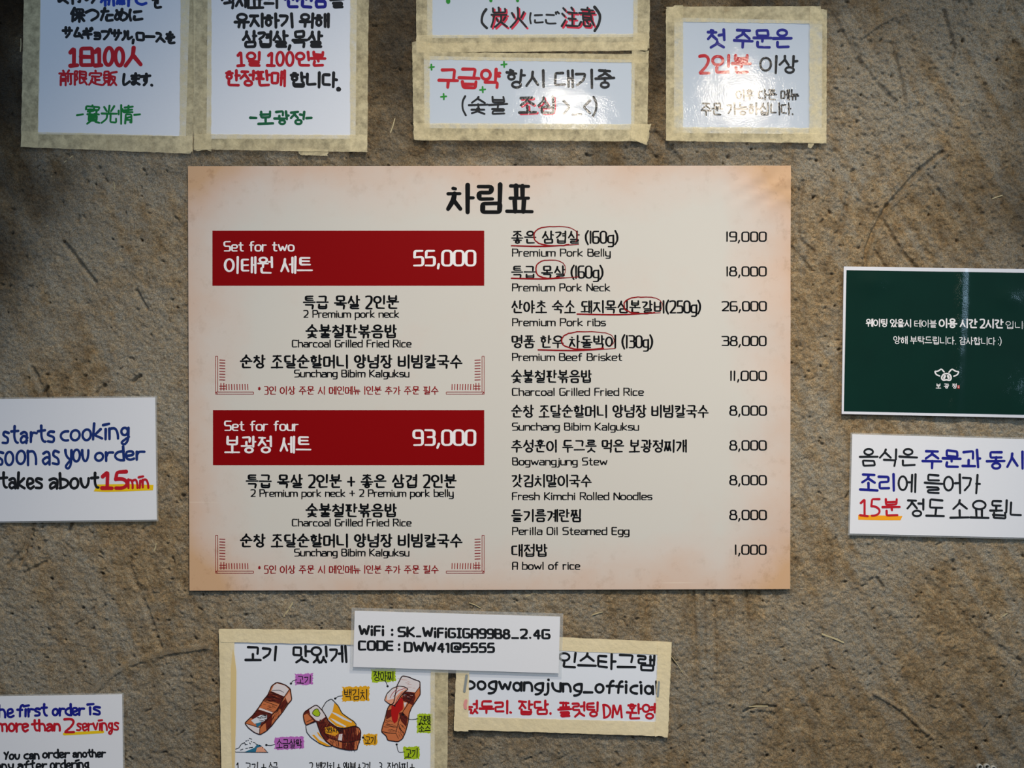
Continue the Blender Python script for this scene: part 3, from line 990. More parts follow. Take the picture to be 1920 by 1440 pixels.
def straw_bits():
    mb = MB()
    bits = [((548, 1131), (532, 1156), 3.4), ((519, 1131), (526, 1136), 3.5), ((1543, 1190), (1582, 1205), 4.0), ((740, 222), (732, 248), 2.6), ((135, 292), (118, 305), 2),
            ((140, 382), (124, 390), 2.4), ((98, 418), (70, 432), 2), ((92, 425), (108, 416), 1.8), ((96, 330), (94, 342), 1.6), ((1862, 372), (1880, 366), 2.2),
            ((38, 72), (37, 96), 2.0), ((1405, 1326), (1440, 1325), 2.0), ((1130, 1148), (1110, 1154), 2.0), ((292, 1020), (288, 1034), 3), ((880, 1131), (900, 1140), 2),
            ((985, 1120), (1004, 1113), 1.8), ((1258, 1230), (1280, 1262), 1.4), ((1890, 1150), (1868, 1166), 3.0), ((212, 340), (214, 356), 1.6)]
    for (a, b, w) in bits:
        pts = smooth([a, ((a[0] + b[0]) / 2 + 0.8, (a[1] + b[1]) / 2 - 0.6), b])
        top = MB()
        ribbon(top, pts, w * 0.75, lambda x, y: -0.0020)
        n = len(top.v)
        vs = top.v + [(x, y, h - 0.003) for x, y, h in top.v]
        fs = [f for f in top.f]
        for f in top.f:
            for i in range(len(f)):
                fs.append([f[i], f[(i + 1) % len(f)], f[(i + 1) % len(f)] + n, f[i] + n])
        mb.add(vs, fs)
    return mb


sb = straw_bits().build('straw_fleck', STRAW, WALL, 'pale straw flecks set in the plaster')
sb['kind'] = 'stuff'

# ------------------------------------------------------------------ sheets and tape


def quad_pt(q, u, v):
    (ax, ay), (bx, by), (cx, cy), (dx, dy) = q
    return ((ax * (1 - u) + bx * u) * (1 - v) + (dx * (1 - u) + cx * u) * v,
            (ay * (1 - u) + by * u) * (1 - v) + (dy * (1 - u) + cy * u) * v)


def sheet(parent, name, q, hf, mat, thick=0.0009, nu=24, nv=18, label=None):
    """a thin sheet with real thickness, front face at height hf"""
    mb = MB()
    vs, fs = [], []
    for j in range(nv + 1):
        for i in range(nu + 1):
            x, y = quad_pt(q, i / nu, j / nv)
            vs.append((x, y, hf(x, y)))
    n = len(vs)
    vs += [(x, y, h - thick) for x, y, h in vs]
    k = lambda i, j: j * (nu + 1) + i
    for j in range(nv):
        for i in range(nu):
            f = [k(i, j), k(i, j + 1), k(i + 1, j + 1), k(i + 1, j)]
            fs.append(f)
            fs.append([a + n for a in f[::-1]])
    rim = [k(i, 0) for i in range(nu)] + [k(nu, j) for j in range(nv)] + [k(i, nv) for i in range(nu, 0, -1)] + [k(0, j) for j in range(nv, 0, -1)]
    m = len(vs)
    vs += [vs[a] for a in rim] + [vs[a + n] for a in rim]
    c = len(rim)
    for i in range(c):
        j = (i + 1) % c
        fs.append([m + i, m + j, m + c + j, m + c + i])
    mb.add(vs, fs)
    o = mb.build(name, mat, parent, label, smooth=True)
    o.data.polygons.foreach_set('use_smooth', [True] * (len(fs) - c) + [False] * c)
    return o


def tape(parent, q, h, mat=None, torn=(0, 0), seed=0, name='tape_strip', hf=None, flare=0.0):
    """a strip of masking tape; q corners run round the strip, its short ends are q[0]-q[3] and q[1]-q[2] when wide; torn = jag of the two ends"""
    rnd = random.Random(seed + int(q[0][0] * 7 + q[0][1]))
    horiz = abs(q[1][0] - q[0][0]) > abs(q[3][1] - q[0][1])
    if not horiz:                               # let u run along the strip
        q = [q[0], q[3], q[2], q[1]]
    nu, nv = 40, 4
    base = [[None] * (nv + 1) for _ in range(nu + 1)]
    e0 = [rnd.uniform(-1, 1) * torn[0] for _ in range(nv + 1)]
    e1 = [rnd.uniform(-1, 1) * torn[1] for _ in range(nv + 1)]
    Lx, Ly = q[1][0] - q[0][0], q[1][1] - q[0][1]
    L = math.hypot(Lx, Ly)
    tx, ty = Lx / L, Ly / L
    vs = []
    wav = [rnd.uniform(-0.5, 0.5) for _ in range(nu + 1)]
    for i in range(nu + 1):
        for j in range(nv + 1):
            x, y = quad_pt(q, i / nu, j / nv)
            if i == 0:
                x, y = x + tx * e0[j], y + ty * e0[j]
            if i == nu:
                x, y = x + tx * e1[j], y + ty * e1[j]
            if j in (0, nv):
                x, y = x - ty * wav[i], y + tx * wav[i]
            hh = h + (hf(x, y) if hf else 0) + rnd.uniform(0, 0.00012)
            vs.append((x, y, hh))
    n = len(vs)
    vs += [(x, y, hh - 0.00016) for x, y, hh in vs]
    fs = []
    k = lambda i, j: i * (nv + 1) + j
    for i in range(nu):
        for j in range(nv):
            fs.append([k(i, j), k(i + 1, j), k(i + 1, j + 1), k(i, j + 1)])
    # the underside is left open: the strip is glued down
    fs_rim = [k(i, 0) for i in range(nu)] + [k(nu, j) for j in range(nv)] + [k(i, nv) for i in range(nu, 0, -1)] + [k(0, j) for j in range(nv, 0, -1)]
    for a, b in zip(fs_rim, fs_rim[1:] + fs_rim[:1]):
        fs.append([a, b, b + n, a + n])
    mb = MB()
    mb.add(vs, fs)
    return mb.build(name, mat or TAPE, parent, smooth=False)


def film_border(parent, q, hf, grow, name='film_edge'):
    """clear laminating film standing out all round a card"""
    cx = sum(p[0] for p in q) / 4
    cy = sum(p[1] for p in q) / 4
    out = [(x + math.copysign(grow, x - cx), y + math.copysign(grow, y - cy)) for x, y in q]
    mb = MB()
    vs = [(x, y, hf(x, y) - 0.0003) for x, y in q] + [(x, y, hf(x, y) - 0.0003) for x, y in out]
    vs += [(x, y, h - 0.0004) for x, y, h in vs]
    fs = []
    for i in range(4):
        j = (i + 1) % 4
        fs += [[i, j, 4 + j, 4 + i], [8 + i, 12 + i, 12 + j, 8 + j], [4 + i, 4 + j, 12 + j, 12 + i]]
    mb.add(vs, fs)
    return mb.build(name, FILM, parent)


def const(h):
    return lambda x, y: h


def plus(parent, cx, cy, r, w, mat, hf, name='plus_mark'):
    mb = MB()
    H = lambda x, y: hf(x, y) + 0.0002
    ribbon(mb, [(cx - r, cy + 0.6), (cx + r, cy - 0.4)], w, H)
    ribbon(mb, [(cx, cy - r), (cx + 0.5, cy + r)], w, lambda x, y: hf(x, y) + 0.00026)
    return mb.build(name, mat, parent)


TAPED = 'handwritten paper signs taped to the wall'
CARDS = 'handwritten cards stuck up without tape'


def bow(x0, x1, y0, y1, base, amp, ph=0.0):
    """a sheet that bulges a little off the wall"""
    return lambda x, y: base + amp * (0.5 + 0.5 * math.sin(3.1 * (x - x0) / (x1 - x0) + ph) * math.cos(2.3 * (y - y0) / (y1 - y0) + ph))


# ---- Japanese notice, top left
def sign_japanese_limit():
    r = root('taped_sign', 'taped white sign with Japanese writing and green bottom line, in the top left corner', 'sign', 205, 288, TAPED)
    hf = const(0.0016)
    sheet(r, 'paper_sheet', [(79, -150), (360, -150), (349, 256), (71, 252)], hf, PAPER)
    B, RD, G, BL = ink('black'), ink('red'), ink('green'), ink('sky_blue')
    write(r, 'lettering', '食材の', 100, 184, -28, 8, B, hf, w=5.0, slope=0.02)
    write(r, 'lettering', '新鮮さ', 187, 280, -30, 13, BL, hf, w=5.4, label='blue lettering')
    write(r, 'lettering', 'を', 283, 305, -25, 18, B, hf, w=5.2)
    write(r, 'lettering', '保つために', 130, 269, 14, 43, B, hf, w=5.2)
    write(r, 'lettering', 'サムギョプサル,ロースを', 116, 330, 49, 73, B, hf, w=5.0, slope=0.05)
    write(r, 'lettering', '1日100人', 129, 268, 88, 126, RD, hf, w=7.2, alt=HAND_ALT, label='bold red lettering', slope=0.0)
    write(r, 'lettering', '前限定販', 110, 221, 131, 161, RD, hf, w=3.8, label='thin red lettering', slope=0.01)
    write(r, 'lettering', 'します.', 225, 289, 136, 163, B, hf, w=5.0)
    write(r, 'lettering', '-寶光情-', 143, 265, 196, 233, G, hf, w=3.5, label='green lettering')
    tape(r, [(49, -150), (80, -150), (72, 276), (40, 276)], 0.0021, torn=(0, 1))
    tape(r, [(341, -150), (372, -150), (362, 285), (337, 286)], 0.0021, torn=(0, 2))
    tape(r, [(40, 247), (362, 256), (360, 289), (40, 276)], 0.0025, torn=(1.5, 2))


# ---- Korean notice beside it
def sign_korean_limit():
    r = root('taped_sign', 'taped white sign with Korean writing and green bottom line, above the left of the menu', 'sign', 527, 288, TAPED)
    hf = const(0.0030)
    sheet(r, 'paper_sheet', [(391, -150), (671, -150), (667, 261), (388, 261)], hf, PAPER)
    B, RD, G, BL = ink('black'), ink('red'), ink('dark_green'), ink('blue')
    write(r, 'lettering', '식재료의', 414, 524, -18, 18, B, hf, w=5.1)
    write(r, 'lettering', '신선함', 532, 616, -20, 17, BL, hf, w=5.8, label='blue lettering')
    write(r, 'lettering', '을', 619, 648, -16, 17, B, hf, w=5.1)
    write(r, 'lettering', '유지하기 위해', 439, 620, 25, 54, B, hf, w=5.3)
    write(r, 'lettering', '삼겹살,목살', 453, 607, 58, 91, B, hf, w=5.3)
    write(r, 'lettering', '1일 100인분', 444, 613, 97, 126, RD, hf, w=5.1, alt=HAND_ALT, label='red lettering')
    write(r, 'lettering', '한정판매', 421, 538, 132, 163, RD, hf, w=5.0, label='bold red lettering')
    write(r, 'lettering', '합니다', 543, 634, 135, 166, B, hf, w=5.3)
    write(r, 'lettering', '.', 630, 641, 160, 172, B, hf, w=8.7, seed=3)
    write(r, 'lettering', '-보광정-', 468, 588, 208, 235, G, hf, w=4.4, label='green lettering')
    tape(r, [(364, -150), (398, -150), (397, 283), (364, 284)], 0.0035, torn=(0, 2.5))
    tape(r, [(657, -150), (693, -150), (689, 283), (657, 286)], 0.0035, torn=(0, 2))
    tape(r, [(366, 252), (689, 254), (688, 286), (366, 281)], 0.0039, torn=(1, 2))
    tape(r, [(556, 278), (616, 281), (612, 293), (562, 291)], 0.0026, torn=(3, 3))


# ---- Japanese caution sign (cut by the frame)
def sign_japanese_caution():
    r = root('taped_sign', 'taped white sign with one bracketed Japanese line in view, at the top edge', 'sign', 999, 98, TAPED)
    hf = bow(800, 1195, -150, 70, 0.0016, 0.0006)
    sheet(r, 'paper_sheet', [(801, -150), (1197, -150), (1195, 70), (801, 72)], hf, PAPER_FILM)
    B, RS = ink('black', 'film'), ink('red_shadow', 'film')
    for t, a, b in (('炭火', 918, 988), ('注意', 1051, 1117)):
        write(r, 'lettering_shadow', t, a, b, 13, 54, RS, hf, w=3.9, off=(2.6, 2.2), eps=0.00012, seed=t, label='red shading behind the black lettering')
        write(r, 'lettering', t, a, b, 13, 53, B, hf, w=3.6, seed=t, eps=0.00024)
    write(r, 'lettering', '(', 901, 915, 18, 52, B, hf, w=4.7)
    write(r, 'lettering', 'にご', 990, 1048, 22, 48, B, hf, w=3.4, label='thin black lettering')
    write(r, 'lettering', ')', 1112, 1127, 14, 56, B, hf, w=5.2)
    for x in (840, 920, 970):
        plus(r, x, -6, 10 if x == 840 else 8, 8 if x == 840 else 6, ink('leaf', 'film'), hf)
    tape(r, [(780, -150), (811, -150), (811, 98), (781, 98)], 0.0027, torn=(0, 2))
    tape(r, [(1189, -150), (1221, -150), (1217, 92), (1187, 96)], 0.0027, torn=(0, 2))
    tape(r, [(781, 67), (1216, 64), (1216, 94), (782, 99)], 0.0032, torn=(1.5, 3))
    tape(r, [(782, 83), (1210, 80), (1212, 96), (784, 100)], 0.0036, torn=(2, 3))


# ---- first aid sign
def sign_first_aid():
    r = root('taped_sign', 'taped white sign with small green pluses around Korean writing, above the middle of the menu', 'sign', 996, 266, TAPED)
    hf = bow(795, 1190, 106, 242, 0.0030, 0.0010, 0.6)
    sheet(r, 'paper_sheet', [(795, 106), (1190, 113), (1189, 244), (796, 241)], hf, PAPER_FILM)
    B, RD, RS = ink('black', 'film'), ink('red', 'film'), ink('red_shadow', 'film')
    write(r, 'lettering', '구급약', 820, 940, 128, 167, RD, hf, w=5.6, label='red lettering', slope=0.01)
    write(r, 'lettering', '항시 대기중', 947, 1153, 131, 167, B, hf, w=4.7)
    write(r, 'lettering', '(숯불', 865, 953, 181, 215, B, hf, w=3.6)
    write(r, 'lettering_shadow', '조심', 970, 1043, 181, 214, RS, hf, w=5.6, off=(2.4, 2.0), eps=0.00012, seed=5, label='red shading behind the black lettering')
    write(r, 'lettering', '조심', 970, 1043, 181, 214, B, hf, w=4.7, seed=5, eps=0.00024)
    write(r, 'lettering', '>_<)', 1054, 1120, 184, 217, B, hf, w=4.3)
    for x, y in ((809, 127), (945, 122), (905, 169), (832, 182)):
        plus(r, x, y, 5, 3.2, ink('leaf', 'film'), hf)
    tape(r, [(773, 80), (806, 80), (806, 262), (776, 262)], 0.0041, torn=(1.5, 1))
    tape(r, [(1184, 98), (1216, 96), (1213, 268), (1183, 266)], 0.0041, torn=(2, 3))
    tape(r, [(795, 99), (1214, 103), (1214, 119), (795, 113)], 0.0041, torn=(1, 1))
    tape(r, [(776, 232), (1216, 234), (1212, 266), (778, 264)], 0.0047, torn=(2, 4))
    tape(r, [(1182, 236), (1219, 234), (1211, 273), (1184, 262)], 0.0052, torn=(2, 3))


# ---- two servings sign
def sign_two_servings():
    r = root('taped_sign', 'taped squarish white sign with blue first line and bright glare, at the top right', 'sign', 1398, 270, TAPED)
    hf = bow(1264, 1542, 34, 252, 0.0022, 0.0016, 0.3)
    sheet(r, 'paper_sheet', [(1264, 34), (1541, 40), (1540, 252), (1263, 250)], hf, PAPER_FILM, nu=30, nv=30)
    B, RD, BL = ink('black', 'film'), ink('red', 'film'), ink('blue', 'film')
    write(r, 'lettering', '첫 주문은', 1323, 1485, 55, 92, BL, hf, w=5.0, label='blue lettering')
    write(r, 'lettering', '2인분', 1308, 1409, 103, 140, RD, hf, w=5.5, alt=HAND_ALT, label='red lettering')
    write(r, 'lettering', '이상', 1422, 1497, 104, 139, B, hf, w=4.4)
    write(r, 'lettering', '이후 다른 메뉴', 1378, 1498, 168, 189, B, hf, w=2.9, label='small black lettering')
    write(r, 'lettering', '주문 가능하십니다.', 1313, 1488, 193, 217, B, hf, w=3.0, label='small black lettering')
    tape(r, [(1250, 14), (1536, 13), (1545, 46), (1250, 42)], 0.0043, torn=(3, 3))
    tape(r, [(1248, 19), (1280, 10), (1280, 266), (1248, 264)], 0.0048, torn=(3, 1))
    tape(r, [(1517, 15), (1549, 18), (1548, 268), (1516, 268)], 0.0048, torn=(2.5, 2))
    tape(r, [(1250, 239), (1546, 241), (1543, 270), (1250, 265)], 0.0043, torn=(1.5, 2))
    tape(r, [(1465, 249), (1547, 252), (1546, 270), (1466, 267)], 0.0053, torn=(2, 3))
    tape(r, [(1514, 262), (1530, 264), (1519, 279), (1514, 277)], 0.0038, torn=(1, 1))


# ---- the menu
def menu():
    r = root('menu_poster', 'large cream menu poster with two dark red banners, in the middle of the wall', 'poster', 917.5, 1106)
    hf0 = bow(353, 1482, 311, 1107, 0.0020, 0.0008)

    def hf(x, y):
        # crumpled top right corner
        d = math.hypot((x - 1450) / 70, (y - 345) / 50)
        return hf0(x, y) + 0.0030 * math.exp(-d * d) * (0.5 + 0.5 * math.sin(x * 0.10 + y * 0.13 + 1.5 * math.sin(y * 0.07))) + 0.0005 * math.exp(-(((x - 1440) / 60) ** 2)) * math.sin(y * 0.035)
    sheet(r, 'poster_sheet', [(353, 312), (1482, 311), (1481, 1104), (356, 1107)], hf, poster_material(), nu=110, nv=80)
    K, WH, RD, MR = ink('black', 'satin'), ink('white', 'satin'), ink('crimson', 'satin'), ink('maroon', 'satin')
    write(r, 'title', '차림표', 835, 1002, 344, 402, K, hf, MENU, w=8.4, seed=2)

    def banner(x0, y0, x1, y1, eng, ex, kor, kx, price):
        mb = MB()
        nx = 16
        for i in range(nx):
            a, b = x0 + (x1 - x0) * i / nx, x0 + (x1 - x0) * (i + 1) / nx
            mb.add([(x, y, hf(x, y) + 0.00014) for x, y in ((a, y0), (a, y1), (b, y1), (b, y0))], [[0, 1, 2, 3]])
        bn = mb.build('set_banner', RD, r, label='dark red banner')
        e2 = 0.00030
        write(bn, 'banner_heading', eng, ex[0], ex[1], y0 + 19.5, y0 + 39, WH, hf, MENU, w=2.9, eps=e2)
        write(bn, 'banner_heading', kor, kx[0], kx[1], y0 + 48, y0 + 81, WH, hf, MENU, w=4.2, eps=e2)
        write(bn, 'banner_price', price, 774, 893, y0 + 36, y0 + 67, WH, hf, MENU, w=4.6, eps=e2)

    banner(399, 433, 908, 536, 'Set for two', (420, 553), '이태원 세트', (420, 588), '55,000')
    banner(400, 769, 908, 872, 'Set for four', (421, 561), '보광정 세트', (421, 585), '93,000')

    def dish(t, x0, x1, y):
        write(r, 'dish_name', t, x0, x1, y, y + 26, K, hf, MENU, w=3.7)

    def eng(t, x0, x1, y, h=14.5):
        write(r, 'dish_translation', t, x0, x1, y, y + h, K, hf, MENU, w=2.25)

    dish('특급 목살 2인분', 568, 749, 554)
    eng('2 Premium pork neck', 569, 749, 581.5)
    dish('특급 목살 2인분 + 좋은 삼겹 2인분', 461, 857, 889)
    eng('2 Premium pork neck + 2 Premium pork belly', 470, 851, 917)
    for dy in (0, 335.3):
        dish('숯불철판볶음밥', 573, 745, 608.5 + dy)
        eng('Charcoal Grilled Fried Rice', 548, 772, 637 + dy)
        dish('순창 조달순할머니 양념장 비빔칼국수', 450, 868, 665 + dy)
        eng('Sunchang Bibim Kalguksu', 552, 768, 693 + dy)
        write(r, 'order_note', '* %s인 이상 주문 시 메인메뉴 1인분 추가 주문 필수' % ('5' if dy else '3'), 484, 823, 724 + dy, 740 + dy, MR, hf, MENU, w=1.9, label='small red note')
        # red corner ornaments either side
        for sgn, xo in ((1, 405), (-1, 908)):
            mb = MB()
            P = lambda x, y: (xo + sgn * x, y + dy)
            H = lambda x, y: hf(x, y) + 0.00018
            def ln(a, b, w=1.1):
                ribbon(mb, [P(*a), P(*b)], w, H, square=True)
            ln((0, 668), (0, 739)); ln((4, 668), (4, 735)); ln((0, 668), (4, 668)); ln((0, 739), (71, 739)); ln((0, 735), (71, 735))
            ln((71, 735), (71, 739)); ln((0, 735), (4, 739))
            for i in range(8):
                y = 675 + i * 5.3
                ln((7, y), (18, y + 0.5), 1.5)
            for i in range(9):
                x = 20 + i * 5.0
                ln((x, 720), (x + 0.4, 731), 1.5)
            ln((7, 724), (19, 724), 1.5); ln((7, 729), (19, 729), 1.5); ln((10, 718), (10, 732), 1.5); ln((15.5, 718), (15.5, 732), 1.5)
            mb.build('corner_ornament', MR, r, label='thin red corner ornament')
    rows = [('좋은 삼겹살 (160g)', 1159, '19,000', 1360, 'Premium Pork Belly', 1145),
            ('특급 목살 (160g)', 1131, '18,000', 1360, 'Premium Pork Neck', 1144),
            ('산야초 숙소 돼지목심본갈비(250g)', 1314, '26,000', 1352, 'Premium Pork ribs', 1136),
            ('명품 한우 차돌박이 (130g)', 1224, '38,000', 1352, 'Premium Beef Brisket', 1167),
            ('숯불철판볶음밥', 1110, '11,000', 1367, 'Charcoal Grilled Fried Rice', 1207),
            ('순창 조달순할머니 양념장 비빔칼국수', 1329, '8,000', 1367, 'Sunchang Bibim Kalguksu', 1198),
            ('추성훈이 두그릇 먹은 보광정찌개', 1288, '8,000', 1367, 'Bogwangjung Stew', 1139),
            ('갓김치말이국수', 1110, '8,000', 1367, 'Fresh Kimchi Rolled Noodles', 1223),
            ('들기름계란찜', 1091, '8,000', 1367, 'Perilla Oil Steamed Egg', 1180),
            ('대접밥', 1027, '1,000', 1376, 'A bowl of rice', 1088)]
    for i, (k, kx, pr, px, en, ex) in enumerate(rows):
        y = 433 + i * 65.15
        write(r, 'dish_name', k, 958, kx, y, y + 24.5, K, hf, MENU, w=3.2)
        write(r, 'price', pr, px, 1437, y + 1.5, y + 20.5, K, hf, MENU, w=2.8)
        eng(en, 960, ex, y + 33.5, 15)
    for (x0, x1, y0, y1), (ux0, ux1, uy) in (((1001, 1083, 425, 461), (959, 1085, 461)), ((1005, 1060, 488, 522), (959, 1084, 522)),
                                            ((1170, 1241, 557, 588), (1082, 1238, 589)), ((1053, 1151, 622, 655), (1009, 1153, 656))):
        rnd = random.Random(x0)
        mb = MB()
        H = lambda x, y: hf(x, y) + 0.00030
        cx, cy, rx, ry = (x0 + x1) / 2, (y0 + y1) / 2, (x1 - x0) / 2, (y1 - y0) / 2
        pts = []
        for j in range(44):
            t = math.radians(60 + 330 * j / 43)
            c, s = math.cos(t), math.sin(t)
            pts.append((cx + rx * math.copysign(abs(c) ** 0.75, c) + rnd.gauss(0, 0.25), cy + ry * math.copysign(abs(s) ** 0.8, s) + rnd.gauss(0, 0.25)))
        ribbon(mb, pts, 2.3, H, taper=(1.2, 1.0, 0.45))
        mb.build('circle_mark', MR, r, label='hand-drawn red ring')
        mb = MB()
        ribbon(mb, smooth([(ux0, uy), ((ux0 + ux1) / 2, uy + 1.2), (ux1, uy - 2.5)]), 2.5, lambda x, y: hf(x, y) + 0.00036, taper=(1.0, 1.1, 0.5))
        mb.build('underline_mark', MR, r, label='hand-drawn red underline')


# ---- cards at the left
def card_cooking():
    q = [(-330, 752), (292, 745), (295, 974), (-327, 981)]
    r = root('handwritten_card', 'white card with blue English handwriting and yellow highlight, beside the left edge of the menu', 'card', 0, 977, CARDS)
    hf = const(0.0034)
    sheet(r, 'card_sheet', q, hf, CARD, thick=0.0012)
    film_border(r, q, hf, 3)
    NV, K, RD = ink('navy'), ink('black'), ink('red')
    A = HAND_ALT
    write(r, 'lettering', 'starts', 4, 105, 797, 832, NV, hf, w=4.7, alt=A, slope=-0.01)
    write(r, 'lettering', 'cooking', 113, 246, 795, 829, NV, hf, w=4.7, alt=A, slope=-0.05)
    write(r, 'lettering', 'soon', -9, 71, 832, 874, NV, hf, w=4.7, alt=A, slope=-0.03)
    write(r, 'lettering', 'as', 80, 114, 831, 872, NV, hf, w=4.7, alt=A)
    write(r, 'lettering', 'you', 121, 170, 829, 868, NV, hf, w=4.7, alt=A, slope=-0.03)
    write(r, 'lettering', 'order', 177, 272, 838, 866, NV, hf, w=4.7, alt=A, slope=-0.04)
    write(r, 'lettering', 'takes', 0, 82, 884, 917, K, hf, w=5.0, alt=A)
    write(r, 'lettering', 'about', 92, 189, 885, 917, K, hf, w=5.0, alt=A, slope=-0.01)
    mb = MB()
    fill(mb, [(177, 921), (184, 908), (240, 907), (289, 909), (288, 919), (240, 921), (200, 922)], hf, 0.00012)
    mb.build('highlight', ink('yellow'), r, label='yellow highlighter stroke')
    write(r, 'lettering', '15', 189, 243, 882, 917, RD, hf, w=6.7, alt=A, eps=0.00026, label='bold red lettering')
    write(r, 'lettering', 'min', 240, 281, 889, 916, RD, hf, w=4.1, alt=A, eps=0.00026, label='bold red lettering')


def card_first_order():
    q = [(-250, 1309), (230, 1301), (234, 1600), (-246, 1608)]
    r = root('handwritten_card', 'white card with blue then red English handwriting, in the bottom left corner', 'card', 0, 1604, CARDS)
    hf = const(0.0034)
    sheet(r, 'card_sheet', q, hf, CARD, thick=0.0012)
    film_border(r, q, hf, 3)
    BL, K, RD = ink('blue'), ink('black'), ink('red')
    A = HAND_ALT
    write(r, 'lettering', 'The', -18, 28, 1320, 1346, BL, hf, w=4.4, alt=A, slope=-0.03)
    write(r, 'lettering', 'first', 33, 92, 1319, 1344, BL, hf, w=4.4, alt=A, slope=-0.03)
    write(r, 'lettering', 'order', 98, 160, 1319, 1342, BL, hf, w=4.4, alt=A, slope=-0.03)
    write(r, 'lettering', 'is', 166, 190, 1315, 1340, BL, hf, w=4.4, alt=A)
    write(r, 'lettering', 'more', -4, 56, 1347, 1372, RD, hf, w=4.2, alt=A, slope=-0.02, label='red lettering')
    write(r, 'lettering', 'than', 60, 116, 1348, 1371, RD, hf, w=4.2, alt=A, slope=-0.01, label='red lettering')
    mb = MB()
    ribbon(mb, [(122, 1375), (160, 1373), (194, 1371)], 5.5, lambda x, y: hf(x, y) + 0.00012)
    mb.build('highlight', ink('yellow'), r, label='yellow highlighter stroke')
    write(r, 'lettering', '2', 121, 142, 1345, 1373, RD, hf, w=4.4, eps=0.00026, label='red lettering', style=dict(MARKER, r=0.4))
    write(r, 'lettering', 'servings', 144, 225, 1347, 1370, RD, hf, w=3.5, alt=A, eps=0.00026, slope=-0.02, label='red lettering')
    write(r, 'lettering', 'You can', 8, 76, 1407, 1424, K, hf, w=3.5, alt=A, slope=-0.02)
    write(r, 'lettering', 'order', 80, 132, 1404, 1421, K, hf, w=3.5, alt=A, slope=-0.02)
    write(r, 'lettering', 'another', 137, 200, 1404, 1420, K, hf, w=3.3, alt=A, slope=-0.02)
    write(r, 'lettering', 'any', -8, 28, 1424, 1444, K, hf, w=3.5, alt=A)
    write(r, 'lettering', 'after', 34, 90, 1424, 1443, K, hf, w=3.5, alt=A, slope=-0.01)
    write(r, 'lettering', 'ordering', 94, 170, 1422, 1442, K, hf, w=3.5, alt=A, slope=-0.01)


